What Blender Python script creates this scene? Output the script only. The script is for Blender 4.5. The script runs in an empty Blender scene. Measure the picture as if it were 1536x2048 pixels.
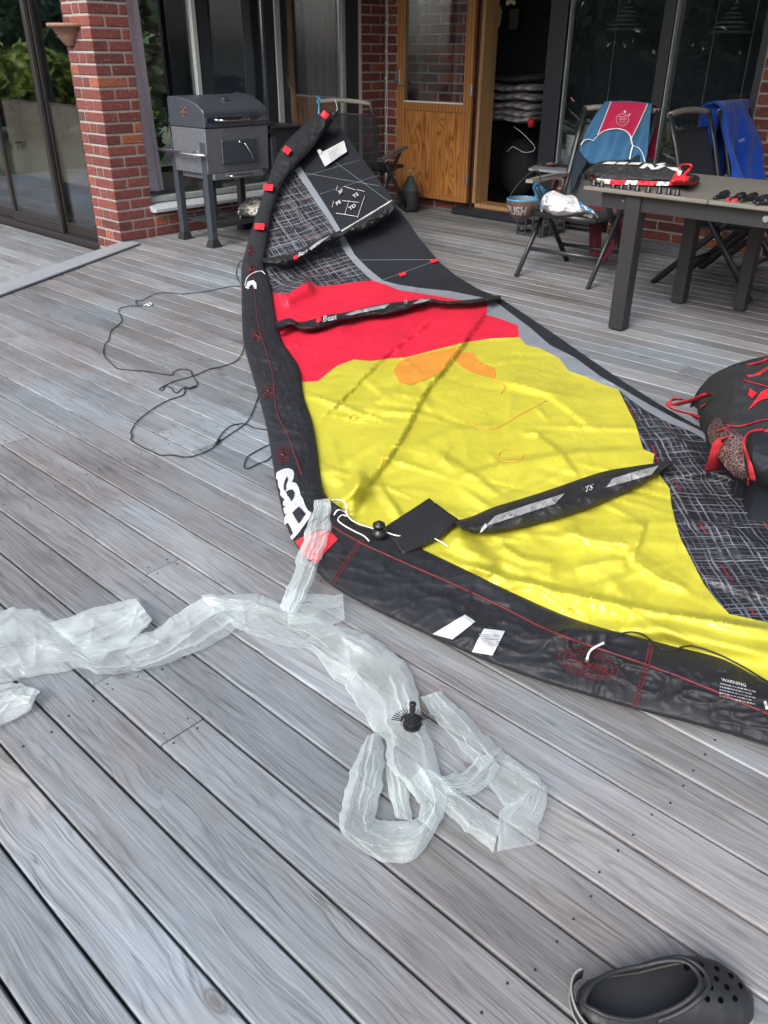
import bpy, math, random
import numpy as np
from mathutils import Vector, Matrix
from mathutils.geometry import delaunay_2d_cdt
random.seed(7); rng = np.random.default_rng(7)
scene = bpy.context.scene
COL = scene.collection
# ------------------------------------------------------------------ camera (from vanishing points of the deck boards and walls)
CAMH = 1.40
RX = Vector((0.72970648, 0.6837439, 0.00476891)); RD = Vector((0.33696637, -0.35353161, -0.87262195)); RF = Vector((-0.59496397, 0.63836485, -0.488373))
FPX, CX, CY = 1638.5, 768.0, 1024.0
cam_d = bpy.data.cameras.new('camera'); cam = bpy.data.objects.new('camera', cam_d); COL.objects.link(cam)
cam.matrix_world = Matrix(((RX.x, -RD.x, -RF.x, 0), (RX.y, -RD.y, -RF.y, 0), (RX.z, -RD.z, -RF.z, CAMH), (0, 0, 0, 1)))
cam_d.sensor_fit = 'VERTICAL'; cam_d.sensor_height = 24.0; cam_d.lens = 24.0 * FPX / 2048.0
cam_d.clip_start = 0.05; cam_d.clip_end = 2000
scene.camera = cam
# ------------------------------------------------------------------ light: bright overcast day
SUN_EL, SUN_AZ = 40.0, 166.0         # azimuth measured from +Y clockwise
w = bpy.data.worlds.new('World'); scene.world = w; w.use_nodes = True
nt = w.node_tree; bg = nt.nodes['Background']
sky = nt.nodes.new('ShaderNodeTexSky'); sky.sky_type = 'NISHITA'; sky.sun_disc = False
sky.sun_elevation = math.radians(SUN_EL); sky.sun_rotation = math.radians(SUN_AZ)
sky.air_density = 1.0; sky.dust_density = 4.0; sky.ozone_density = 1.0
hsv = nt.nodes.new('ShaderNodeHueSaturation'); hsv.inputs['Saturation'].default_value = 0.62
nt.links.new(sky.outputs[0], hsv.inputs['Color']); nt.links.new(hsv.outputs[0], bg.inputs[0]); bg.inputs[1].default_value = 0.15
sd = bpy.data.lights.new('sun', 'SUN'); sd.energy = 1.15; sd.angle = math.radians(24); sd.color = (1.0, 0.97, 0.93)
sun = bpy.data.objects.new('sun', sd); COL.objects.link(sun)
a, e = math.radians(SUN_AZ), math.radians(SUN_EL)
sdir = Vector((math.sin(a) * math.cos(e), math.cos(a) * math.cos(e), math.sin(e)))
sun.rotation_euler = sdir.to_track_quat('Z', 'Y').to_euler()
vs = scene.view_settings; vs.view_transform = 'Standard'; vs.look = 'None'; vs.exposure = 1.0; vs.gamma = 1.0; vs.use_curve_mapping = False
scene.cycles.max_bounces = 7; scene.cycles.diffuse_bounces = 3; scene.cycles.glossy_bounces = 4; scene.cycles.transparent_max_bounces = 24
scene.cycles.caustics_reflective = False; scene.cycles.caustics_refractive = False

# ------------------------------------------------------------------ measuring helpers: a spot seen in the photograph -> a point of the place
def ray(px, py):
    return RX * (px - CX) + RD * (py - CY) + RF * FPX
def at(px, py, z=0.0):                 # on a level plane
    r = ray(px, py); t = (z - CAMH) / r.z; return Vector((r.x * t, r.y * t, z))
def aty(px, py, y):                    # on a wall plane y = const
    r = ray(px, py); t = y / r.y; return Vector((r.x * t, y, CAMH + r.z * t))
def atx(px, py, x):
    r = ray(px, py); t = x / r.x; return Vector((x, r.y * t, CAMH + r.z * t))
_R = np.array([RX, RD, RF])
def atn(P, z):                         # numpy: pixels (n,2), heights (n) -> points (n,3)
    P = np.asarray(P, float); d = np.stack([P[:, 0] - CX, P[:, 1] - CY, np.full(len(P), FPX)], 1) @ _R
    z = np.broadcast_to(np.asarray(z, float), (len(P),)); t = (z - CAMH) / d[:, 2]
    return np.stack([d[:, 0] * t, d[:, 1] * t, z], 1)

# ------------------------------------------------------------------ noise on arrays
def vn(x, y, s=0):
    x = np.asarray(x, float) + s * 17.31; y = np.asarray(y, float) + s * 9.77
    xi, yi = np.floor(x), np.floor(y); fx, fy = x - xi, y - yi
    h = lambda a, b: np.modf(np.abs(np.sin(a * 127.1 + b * 311.7 + s * 3.3) * 43758.5453))[0]
    u, v = fx * fx * fx * (fx * (fx * 6 - 15) + 10), fy * fy * fy * (fy * (fy * 6 - 15) + 10)
    return (h(xi, yi) * (1 - u) + h(xi + 1, yi) * u) * (1 - v) + (h(xi, yi + 1) * (1 - u) + h(xi + 1, yi + 1) * u) * v
def fbm(x, y, o=3, s=0):
    r, a, t = 0, 1.0, 0
    for i in range(o): r = r + a * vn(x * 2 ** i, y * 2 ** i, s + i); t += a; a *= .5
    return r / t
def rid(x, y, s=0): return 1 - np.abs(2 * vn(x, y, s) - 1)      # sharp crests

# ------------------------------------------------------------------ mesh helpers
def mk(name, verts, faces, mat, parent=None, smooth=False, mats=None, mi=None, local=False):
    me = bpy.data.meshes.new(name)
    me.from_pydata([tuple(v) for v in verts], [], [tuple(int(i) for i in f) for f in faces]); me.update()
    for m in (mats or [mat]): me.materials.append(m)
    if mi is not None: me.polygons.foreach_set('material_index', np.asarray(mi, np.int32))
    if smooth: me.polygons.foreach_set('use_smooth', np.ones(len(me.polygons), bool))
    o = bpy.data.objects.new(name, me); COL.objects.link(o)
    if parent: child(o, parent, local)
    return o
def child(o, parent, local=False):
    o.parent = parent
    if not local:
        root = parent
        off = Vector(root.location)
        while root.parent: root = root.parent; off = Vector(root.location)
        if parent.parent is None: o.matrix_parent_inverse = Matrix.Translation(-off)
    return o
def tag(o, label=None, cat=None, group=None, kind=None):
    if label: o['label'] = label
    if cat: o['category'] = cat
    if group: o['group'] = group
    if kind: o['kind'] = kind
    return o
def thing(name, label, cat, loc=(0, 0, 0), rz=0, group=None):
    o = bpy.data.objects.new(name, None); COL.objects.link(o); o.location = loc; o.rotation_euler = (0, 0, rz); o.empty_display_size = .1
    return tag(o, label, cat, group)
class MB:                                   # collects shapes into one mesh
    def __init__(s): s.v, s.f, s.m, s.sm = [], [], [], []
    def add(s, v, f, m=0):
        b = len(s.v); s.v += [tuple(p) for p in v]; s.f += [tuple(i + b for i in q) for q in f]; s.m += [m] * len(f); return s
    def box(s, x0, x1, y0, y1, z0, z1, b=0.0, m=0):
        if x0 > x1: x0, x1 = x1, x0
        if y0 > y1: y0, y1 = y1, y0
        if z0 > z1: z0, z1 = z1, z0
        b = min(b, (x1 - x0) * .45, (y1 - y0) * .45, (z1 - z0) * .45)
        if b <= 0:
            v = [(x, y, z) for z in (z0, z1) for y in (y0, y1) for x in (x0, x1)]
            return s.add(v, [(0, 2, 3, 1), (4, 5, 7, 6), (0, 1, 5, 4), (2, 6, 7, 3), (0, 4, 6, 2), (1, 3, 7, 5)], m)
        v, idx = [], {}
        for iz, z in enumerate((z0, z1)):
            for iy, y in enumerate((y0, y1)):
                for ix, x in enumerate((x0, x1)):
                    sx, sy, sz = (1 - 2 * ix) * b, (1 - 2 * iy) * b, (1 - 2 * iz) * b
                    idx[ix, iy, iz] = len(v); v += [(x, y + sy, z + sz), (x + sx, y, z + sz), (x + sx, y + sy, z)]
        f = []
        for k in (0, 1):
            for ax in range(3):
                key = lambda a, c: (k, a, c) if ax == 0 else ((a, k, c) if ax == 1 else (a, c, k))
                f.append([idx[key(*q)] + ax for q in ((0, 0), (1, 0), (1, 1), (0, 1))])
        for ax in range(3):
            o1, o2 = [i for i in range(3) if i != ax]
            for p in (0, 1):
                for q in (0, 1):
                    def key(t):
                        kk = [0, 0, 0]; kk[ax] = t; kk[o1] = p; kk[o2] = q; return tuple(kk)
                    f.append([idx[key(0)] + o1, idx[key(1)] + o1, idx[key(1)] + o2, idx[key(0)] + o2])
        for kx in idx: f.append([idx[kx], idx[kx] + 1, idx[kx] + 2])
        return s.add(v, f, m)
    def tube(s, pts, r, n=8, cap=True, closed=False, flat=None, m=0):
        P = [Vector(p) for p in pts]; N = len(P); rr = list(r) if hasattr(r, '__len__') else [r] * N
        v, f = [], []; up = None
        for i in range(N):
            d = (P[(i + 1) % N] - P[i - 1]) if closed else (P[min(i + 1, N - 1)] - P[max(i - 1, 0)])
            if d.length < 1e-9: d = Vector((0, 0, 1))
            d.normalize()
            if up is None: up = Vector((0, 0, 1)) if abs(d.z) < .9 else Vector((1, 0, 0))
            a = d.cross(up)
            if a.length < 1e-6: a = d.orthogonal()
            a.normalize(); b = a.cross(d); up = b
            for k in range(n):
                t = 2 * math.pi * k / n; fl = flat or 1.0
                v.append(P[i] + a * math.cos(t) * rr[i] + b * math.sin(t) * rr[i] * fl)
        M = N if closed else N - 1
        for i in range(M):
            j = (i + 1) % N
            for k in range(n): f.append((i * n + k, i * n + (k + 1) % n, j * n + (k + 1) % n, j * n + k))
        if cap and not closed: f.append(tuple(range(n - 1, -1, -1))); f.append(tuple((N - 1) * n + k for k in range(n)))
        return s.add(v, f, m)
    def bar(s, a, b, w, h, up=(0, 0, 1), m=0):     # rectangular bar from a to b
        a, b = Vector(a), Vector(b); d = (b - a).normalized(); u = Vector(up)
        x = d.cross(u)
        if x.length < 1e-5: x = d.orthogonal()
        x.normalize(); y = x.cross(d)
        c = [x * sx * w / 2 + y * sy * h / 2 for sx, sy in ((-1, -1), (1, -1), (1, 1), (-1, 1))]
        v = [a + q for q in c] + [b + q for q in c]
        return s.add(v, [(3, 2, 1, 0), (4, 5, 6, 7)] + [(i, (i + 1) % 4, (i + 1) % 4 + 4, i + 4) for i in range(4)], m)
    def lathe(s, prof, c=(0, 0, 0), n=20, ax='z', m=0, cap=True):
        v, f = [], []
        for (r, h) in prof:
            for k in range(n):
                t = 2 * math.pi * k / n; p = (r * math.cos(t), r * math.sin(t), h)
                if ax == 'x': p = (h, p[0], p[1])
                if ax == 'y': p = (p[0], h, p[1])
                v.append((c[0] + p[0], c[1] + p[1], c[2] + p[2]))
        L = len(prof)
        for i in range(L - 1):
            for k in range(n): f.append((i * n + k, i * n + (k + 1) % n, (i + 1) * n + (k + 1) % n, (i + 1) * n + k))
        if cap: f.append(tuple(range(n - 1, -1, -1))); f.append(tuple((L - 1) * n + k for k in range(n)))
        return s.add(v, f, m)
    def prism(s, poly, axis, c0, c1, m=0):         # polygon extruded along an axis
        n = len(poly)
        def p3(q, c): return {'x': (c, q[0], q[1]), 'y': (q[0], c, q[1]), 'z': (q[0], q[1], c)}[axis]
        v = [p3(q, c0) for q in poly] + [p3(q, c1) for q in poly]
        return s.add(v, [tuple(range(n - 1, -1, -1)), tuple(range(n, 2 * n))] + [(i, (i + 1) % n, (i + 1) % n + n, i + n) for i in range(n)], m)
    def grid(s, nu, nv, fn, m=0, wrap=False):
        v = [fn(i / (nu - 1), (j / nv) if wrap else j / (nv - 1)) for i in range(nu) for j in range(nv)]
        f = [(i * nv + j, i * nv + (j + 1) % nv, (i + 1) * nv + (j + 1) % nv, (i + 1) * nv + j) for i in range(nu - 1) for j in range(nv if wrap else nv - 1)]
        return s.add(v, f, m)
    def build(s, name, mat, parent=None, smooth=False, local=False):
        ms = mat if isinstance(mat, (list, tuple)) else [mat]
        return mk(name, s.v, s.f, ms[0], parent, smooth, ms, s.m, local)
def spline(pts, n=8, closed=False):
    P = [Vector(p) for p in pts]; N = len(P); out = []
    for i in range(N if closed else N - 1):
        if closed: a, b, c, d = P[i - 1], P[i], P[(i + 1) % N], P[(i + 2) % N]
        else: a, b, c, d = P[max(i - 1, 0)], P[i], P[i + 1], P[min(i + 2, N - 1)]
        for k in range(n):
            t = k / n
            out.append(.5 * ((2 * b) + (c - a) * t + (2 * a - 5 * b + 4 * c - d) * t * t + (3 * b - a - 3 * c + d) * t ** 3))
    if not closed: out.append(P[-1])
    return out
def resample(P, n):
    P = np.asarray(P, float); d = np.r_[0, np.cumsum(np.linalg.norm(np.diff(P, axis=0), axis=1))]
    t = np.linspace(0, d[-1], n); return np.stack([np.interp(t, d, P[:, k]) for k in range(P.shape[1])], 1)
def bevel(o, w_=.004, seg=2):
    md = o.modifiers.new('bevel', 'BEVEL'); md.width = w_; md.segments = seg; md.limit_method = 'ANGLE'; md.angle_limit = math.radians(40); return o
def text_geo(s, shear=0.0):                 # flat letter faces, height about 0.7 per line, origin at the left of the base line
    cu = bpy.data.curves.new('lettering', 'FONT'); cu.body = s; cu.size = 1.0; cu.shear = shear; cu.fill_mode = 'FRONT'; cu.offset = .022; cu.resolution_u = 3
    o = bpy.data.objects.new('lettering', cu); COL.objects.link(o)
    dg = bpy.context.evaluated_depsgraph_get(); me = bpy.data.meshes.new_from_object(o.evaluated_get(dg))
    v = np.array([tuple(q.co) for q in me.vertices]); f = [tuple(p.vertices) for p in me.polygons]
    bpy.data.objects.remove(o); bpy.data.curves.remove(cu); bpy.data.meshes.remove(me)
    return v, f
# ------------------------------------------------------------------ materials
class NT:
    def __init__(s, name):
        s.m = bpy.data.materials.new(name); s.m.use_nodes = True; s.t = s.m.node_tree; s.b = s.t.nodes['Principled BSDF']; s.out = s.t.nodes['Material Output']
    def n(s, typ, **k):
        nd = s.t.nodes.new('ShaderNode' + typ)
        for a_, v_ in k.items():
            if a_.startswith('i_'): nd.inputs[a_[2:]].default_value = v_
            else: setattr(nd, a_, v_)
        return nd
    def l(s, a_, b_): s.t.links.new(a_, b_)
    def set(s, **k):
        names = dict(color='Base Color', rough='Roughness', metal='Metallic', spec='Specular IOR Level', sheen='Sheen Weight', coat='Coat Weight', trans='Transmission Weight', alpha='Alpha', ior='IOR')
        for a_, v_ in k.items():
            inp = s.b.inputs[names[a_]]
            if hasattr(v_, 'is_linked') or hasattr(v_, 'links'): s.l(v_, inp)
            else: inp.default_value = (*v_, 1) if isinstance(v_, tuple) and len(v_) == 3 else v_
        return s
    def math(s, op, a_, b_=None, c_=None, clamp=False):
        nd = s.n('Math', operation=op, use_clamp=clamp)
        for i, q in enumerate((a_, b_, c_)):
            if q is None: continue
            if isinstance(q, (int, float)): nd.inputs[i].default_value = q
            else: s.l(q, nd.inputs[i])
        return nd.outputs[0]
    def mix(s, fac, a_, b_, blend='MIX'):
        nd = s.n('Mix', data_type='RGBA', blend_type=blend)
        for sock, q in ((nd.inputs[0], fac), (nd.inputs[6], a_), (nd.inputs[7], b_)):
            if isinstance(q, (int, float)): sock.default_value = q
            elif isinstance(q, tuple): sock.default_value = (*q, 1) if len(q) == 3 else q
            else: s.l(q, sock)
        return nd.outputs[2]
    def ramp(s, fac, stops, interp='LINEAR'):
        nd = s.n('ValToRGB'); cr = nd.color_ramp; cr.interpolation = interp
        while len(cr.elements) < len(stops): cr.elements.new(.5)
        for el, (p, c) in zip(cr.elements, stops):
            el.position = p; el.color = (*c, 1) if isinstance(c, tuple) else (c, c, c, 1)
        s.l(fac, nd.inputs[0]); return nd.outputs[0]
    def pos(s): return s.n('NewGeometry').outputs['Position']
    def obj(s): return s.n('TexCoord').outputs['Object']
    def rnd(s): return s.n('ObjectInfo').outputs['Random']
    def mapping(s, vec, scale=(1, 1, 1), loc=(0, 0, 0), rot=(0, 0, 0)):
        nd = s.n('Mapping'); s.l(vec, nd.inputs[0])
        nd.inputs['Scale'].default_value = scale; nd.inputs['Rotation'].default_value = rot
        if isinstance(loc, tuple): nd.inputs['Location'].default_value = loc
        else: s.l(loc, nd.inputs['Location'])
        return nd.outputs[0]
    def noise(s, vec, scale=5, detail=4, rough=.55, dist=0.0, out=0):
        nd = s.n('TexNoise'); nd.inputs['Scale'].default_value = scale; nd.inputs['Detail'].default_value = detail
        nd.inputs['Roughness'].default_value = rough; nd.inputs['Distortion'].default_value = dist
        if vec is not None: s.l(vec, nd.inputs['Vector'])
        return nd.outputs[out]
    def bump(s, h, strength=.3, dist=.01, normal=None):
        nd = s.n('Bump'); nd.inputs['Strength'].default_value = strength; nd.inputs['Distance'].default_value = dist; s.l(h, nd.inputs['Height'])
        if normal is not None: s.l(normal, nd.inputs['Normal'])
        return nd.outputs[0]
    def nrm(s, n_): s.l(n_, s.b.inputs['Normal']); return s
M = {}
def plain(name, color, rough=.6, metal=0.0, spec=.5, var=.12, scale=30, bump=.0, **k):
    t = NT(name); nz = t.noise(t.obj(), scale, 4, .6)
    c = t.mix(t.ramp(nz, [(.3, 0.0), (.7, 1.0)]), tuple(q * (1 - var) for q in color), tuple(min(1, q * (1 + var)) for q in color))
    t.set(color=c, metal=metal, spec=spec, rough=t.math('MULTIPLY_ADD', nz, .2, rough - .1), **k)
    if bump: t.nrm(t.bump(nz, bump, .005))
    M[name] = t.m; return t.m

# weathered grey decking
def deck_mat(name='deck_wood'):
    t = NT(name); r = t.rnd(); p = t.pos()
    off = t.n('CombineXYZ'); t.l(t.math('MULTIPLY', r, 37.0), off.inputs[0]); t.l(t.math('MULTIPLY', r, 91.0), off.inputs[1])
    q = t.n('VectorMath', operation='ADD'); t.l(p, q.inputs[0]); t.l(off.outputs[0], q.inputs[1]); q = q.outputs[0]
    # knots: sparse stretched cells
    kv = t.mapping(q, (3.6, 7.5, 1)); vo = t.n('TexVoronoi', feature='F1'); vo.inputs['Scale'].default_value = 1.0; vo.inputs['Randomness'].default_value = 1.0; t.l(kv, vo.inputs['Vector'])
    kd = vo.outputs['Distance']
    cc = t.n('SeparateColor'); t.l(vo.outputs['Color'], cc.inputs[0]); sel = t.math('GREATER_THAN', cc.outputs[0], .48)
    knot = t.math('MULTIPLY', t.ramp(kd, [(.0, .75), (.045, 1.0), (.075, .55), (.095, .95), (.12, .2), (.18, 0.0)]), sel)
    near = t.math('MULTIPLY', t.ramp(kd, [(.0, 1.0), (.45, 0.0)]), sel)
    # grain lines, bent around the knots
    wob = t.noise(t.mapping(q, (1.1, 6, 1)), 1.6, 3, .5)
    sp = t.n('SeparateXYZ'); t.l(q, sp.inputs[0])
    yy = t.math('ADD', sp.outputs[1], t.math('ADD', t.math('MULTIPLY', wob, .07), t.math('MULTIPLY', near, .035)))
    cv = t.n('CombineXYZ'); t.l(t.math('MULTIPLY', sp.outputs[0], .55), cv.inputs[0]); t.l(t.math('MULTIPLY', yy, 26.0), cv.inputs[1])
    g1 = t.noise(cv.outputs[0], 3.2, 5, .62)
    cv2 = t.n('CombineXYZ'); t.l(t.math('MULTIPLY', sp.outputs[0], 2.4), cv2.inputs[0]); t.l(t.math('MULTIPLY', yy, 150.0), cv2.inputs[1])
    g2 = t.noise(cv2.outputs[0], 2.0, 3, .7)
    big = t.noise(t.mapping(q, (.9, 3.0, 1)), 1.3, 4, .6)
    stain = t.noise(t.mapping(p, (1.0, 1.0, 1)), .9, 5, .62)
    base = t.ramp(big, [(.30, (.118, .112, .112)), (.44, (.172, .166, .170)), (.6, (.210, .211, .219)), (.74, (.25, .272, .29))])
    base = t.mix(t.math('MULTIPLY', t.ramp(stain, [(.46, 0.0), (.64, 1.0)]), .62), base, (.205, .258, .30))
    base = t.mix(t.math('MULTIPLY', t.ramp(t.noise(t.mapping(q, (1.2, 5, 1), (5, 3, 0)), 1.1, 4, .6), [(.56, 0.0), (.70, 1.0)]), .5), base, (.215, .200, .172))
    tone = t.math('MULTIPLY_ADD', r, .48, .75)
    gl = t.ramp(g1, [(.26, .50), (.42, .90), (.52, 1.08), (.72, 1.25)])
    base = t.mix(1.0, base, gl, 'MULTIPLY')
    cv3 = t.n('CombineXYZ'); t.l(t.math('MULTIPLY', sp.outputs[0], .32), cv3.inputs[0]); t.l(t.math('MULTIPLY', yy, 7.0), cv3.inputs[1]); ct = t.math('PINGPONG', t.math('MULTIPLY', t.noise(cv3.outputs[0], 1.6, 2, .45), 34.0), .5)
    base = t.mix(t.ramp(ct, [(.0, .40), (.10, .22), (.26, 0.0)]), base, t.mix(1.0, base, (.42, .41, .42), 'MULTIPLY'))
    gf = t.ramp(g2, [(.28, .58), (.45, 1.0), (.75, 1.20)])
    base = t.mix(.8, base, gf, 'MULTIPLY')
    pale = t.ramp(t.noise(t.mapping(q, (3.5, 60, 1)), 2.0, 5, .7), [(.56, 0.0), (.70, 1.0)])
    base = t.mix(t.math('MULTIPLY', pale, .30), base, (.42, .44, .46))
    crack = t.ramp(t.noise(t.mapping(q, (.8, 42, 1)), 1.5, 2, .4, .6), [(.485, 0.0), (.5, 1.0), (.515, 0.0)])
    cm = t.ramp(t.noise(t.mapping(q, (1.5, 4, 1), (9, 1, 0)), 1.7, 2), [(.52, 0.0), (.6, 1.0)])
    crk = t.math('MULTIPLY', crack, cm)
    base = t.mix(t.math('MULTIPLY', crk, .72), base, (.055, .052, .052))
    base = t.mix(t.math('MULTIPLY', knot, .78), base, (.085, .078, .076))
    base = t.mix(1.0, base, t.n('CombineColor').outputs[0], 'MULTIPLY') if False else base
    tn = t.n('CombineColor'); [t.l(tone, tn.inputs[i]) for i in range(3)]
    base = t.mix(1.0, base, tn.outputs[0], 'MULTIPLY')
    h = t.noise(t.mapping(q, (2.2, 120, 1)), 1.6, 3, .65)
    t.set(color=base, rough=t.math('MULTIPLY_ADD', g2, .25, .47), spec=.42); t.nrm(t.bump(h, .30, .004))
    M[name] = t.m
deck_mat()
def brick_mat():
    t = NT('brick'); r = t.rnd(); o = t.pos()
    c = t.ramp(r, [(0.0, (.118, .040, .037)), (.3, (.165, .052, .045)), (.66, (.195, .060, .050)), (.86, (.225, .068, .053)), (.93, (.275, .083, .052)), (.975, (.31, .098, .055)), (1.0, (.085, .055, .05))])
    nz = t.noise(o, 60, 5, .65); c = t.mix(1.0, c, t.ramp(nz, [(.25, .5), (.6, 1.08), (.8, 1.4)]), 'MULTIPLY')
    b2 = t.noise(o, 7, 3); c = t.mix(t.math('MULTIPLY', t.ramp(b2, [(.5, 0.0), (.75, 1.0)]), .4), c, (.12, .045, .04))
    vo = t.n('TexVoronoi'); vo.inputs['Scale'].default_value = 42; t.l(o, vo.inputs['Vector'])
    sp = t.math('MULTIPLY', t.math('LESS_THAN', vo.outputs['Distance'], .13), t.math('GREATER_THAN', t.noise(o, 14, 2), .53))
    c = t.mix(sp, c, (.50, .42, .38))
    t.set(color=c, rough=.78, spec=.3); t.nrm(t.bump(nz, .6, .006)); M['brick'] = t.m
brick_mat()
def mortar_mat():
    t = NT('mortar'); nz = t.noise(t.pos(), 120, 4, .7); b = t.noise(t.pos(), 3, 3)
    t.set(color=t.mix(t.ramp(b, [(.35, 0.0), (.7, 1.0)]), t.ramp(nz, [(.3, (.23, .215, .20)), (.7, (.36, .34, .325))]), t.ramp(nz, [(.3, (.29, .275, .26)), (.7, (.43, .405, .385))])), rough=.9, spec=.2)
    t.nrm(t.bump(nz, .6, .006)); M['mortar'] = t.m
mortar_mat()
def glass_mat(name, tint=(.82, .86, .88), boost=1.0):
    t = NT(name); t.t.nodes.remove(t.b); tr = t.n('BsdfTransparent'); tr.inputs[0].default_value = (*tint, 1)
    gl = t.n('BsdfGlossy'); gl.inputs['Roughness'].default_value = .012; gl.inputs[0].default_value = (.93, .96, 1, 1)
    nz = t.noise(t.pos(), 1.2, 2); t.l(t.bump(nz, .05, .05), gl.inputs['Normal'])
    fr = t.n('Fresnel'); fr.inputs['IOR'].default_value = 1.52
    mx = t.n('MixShader'); t.l(t.math('MULTIPLY', fr.outputs[0], boost, clamp=True), mx.inputs[0]); t.l(tr.outputs[0], mx.inputs[1]); t.l(gl.outputs[0], mx.inputs[2])
    t.l(mx.outputs[0], t.out.inputs[0]); M[name] = t.m
glass_mat('glass', (.93, .95, .96), 2.1); glass_mat('clear_glass', (.98, .99, .99), .85); glass_mat('door_glass', (.90, .92, .93), .8)
def wood_mat(name, cols, scale=1.0, rough=.4, axis='z', spec=.5, con=1.0):
    t = NT(name); o = t.pos()
    sc = {'z': (9, 9, .9), 'x': (.9, 9, 9), 'y': (9, .9, 9)}[axis]
    v = t.mapping(o, tuple(q * scale for q in sc))
    wv = t.n('TexWave', wave_type='BANDS', bands_direction='X' if axis != 'x' else 'Z'); wv.inputs['Scale'].default_value = .9; wv.inputs['Distortion'].default_value = 9.0; wv.inputs['Detail'].default_value = 3; wv.inputs['Detail Scale'].default_value = .6
    t.l(v, wv.inputs['Vector']); g = t.noise(t.mapping(o, tuple(q * 6 * scale for q in sc)), 2.0, 4, .6)
    c = t.ramp(t.math('ADD', t.math('MULTIPLY', wv.outputs[0], .7 * con), t.math('MULTIPLY', g, .3)), [(.10, cols[0]), (.45, cols[1]), (.9, cols[2])])
    t.set(color=c, rough=rough, spec=spec); t.nrm(t.bump(g, .12, .003)); M[name] = t.m
wood_mat('door_wood', ((.25, .10, .028), (.40, .18, .055), (.48, .235, .082)), 1.0, .38, con=.55)
def panel_mat():
    t = NT('panel_wood'); p = t.pos(); n = t.noise(t.mapping(p, (5.5, 5.5, .85)), 1.15, 2, .45, .5); fr = t.math('PINGPONG', t.math('MULTIPLY', n, 13.0), .5)
    g = t.noise(t.mapping(p, (60, 60, 3)), 2.0, 4, .6); v = t.math('ADD', t.math('MULTIPLY', fr, 1.2), t.math('MULTIPLY', g, .35))
    t.set(color=t.ramp(v, [(.18, (.21, .070, .015)), (.36, (.38, .15, .036)), (.6, (.46, .20, .055)), (.85, (.51, .235, .068))]), rough=.36); t.nrm(t.bump(g, .1, .003)); M['panel_wood'] = t.m
panel_mat()
wood_mat('jamb_wood', ((.30, .17, .07), (.42, .25, .11), (.50, .31, .15)), .8, .55, con=.6)
wood_mat('red_frame', ((.05, .016, .014), (.07, .022, .018), (.09, .03, .023)), 1.0, .5)
wood_mat('brown_frame', ((.017, .014, .013), (.024, .019, .018), (.032, .026, .024)), 1.0, .42, con=.5)
plain('dark_frame', (.020, .023, .031), .42, spec=.5)
plain('light_frame', (.30, .33, .33), .4)
plain('sill_metal', (.50, .54, .58), .35, metal=.25)
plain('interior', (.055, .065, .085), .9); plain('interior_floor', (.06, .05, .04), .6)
plain('curtain', (.90, .78, .86), .9, var=.06)
plain('black_metal', (.022, .024, .028), .38, spec=.55); plain('taupe', (.20, .19, .165), .5); plain('grill_paint', (.055, .066, .085), .42, metal=.35, spec=.6)
plain('grill_steel', (.20, .215, .245), .42, metal=.6); plain('chrome', (.82, .82, .84), .12, metal=1.0, var=.03); plain('rubber', (.015, .015, .017), .6)
plain('terracotta', (.24, .13, .095), .8, var=.25, bump=.3); plain('steel', (.45, .45, .46), .3, metal=.9)
plain('ground_soil', (.045, .06, .025), .95, var=.3, scale=3)
plain('screw', (.04, .038, .036), .5, metal=.5)
plain('white_paint', (.72, .73, .73), .5, var=.04); plain('roof', (.05, .05, .055), .8)
def strip_mat():
    t = NT('trim_board'); p = t.pos(); nz = t.noise(t.mapping(p, (9, 5, 1), (0, 0, 0), (0, 0, 1.1)), 1.5, 4, .6); g = t.noise(p, 60, 4)
    t.set(color=t.mix(.5, t.ramp(nz, [(.3, (.20, .22, .25)), (.55, (.28, .30, .33)), (.75, (.34, .36, .385))]), t.ramp(g, [(.3, (.20, .215, .24)), (.7, (.33, .35, .375))])), rough=.5)
    t.nrm(t.bump(g, .2, .003)); M['trim_board'] = t.m
strip_mat()
# ------------------------------------------------------------------ the setting
g = MB(); g.box(-400, 400, -400, 400, -.6, -.45); tag(g.build('ground', M['ground_soil']), kind='structure')
X2, Y3, YP, XPL = -6.51, 6.97, 3.71, -6.90          # window wall, door wall, pillar face, pillar's left edge
ZL = -.13                                            # lower deck by the sliding door
PITCH, Y0 = .1249, .165
deck = MB().box(-4.2, 2.6, -1.0, 6.9, -.30, -.045).build('deck', M['interior']); tag(deck, kind='structure')
S0, S1 = at(0, 576), at(243, 489)                    # far edge of the trim board across the step
def edge_x(y):
    return S0.x + (y - S0.y) * (S1.x - S0.x) / (S1.y - S0.y)
joints = {}
for (jx, jy) in [(30, 880), (330, 1130), (365, 1462), (412, 892), (355, 852), (1362, 742), (660, 1245), (1440, 562), (240, 1640 - 300)]:
    q = at(jx, jy); joints.setdefault(int(math.floor((q.y - Y0) / PITCH)), []).append(q.x)
screws = MB()
def board(x0, x1, y0, y1, z1, parent):
    m = MB(); m.box(x0, x1, y0, y1, z1 - .028, z1, .0035); o = m.build('board', M['deck_wood'], parent)
    return o
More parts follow.
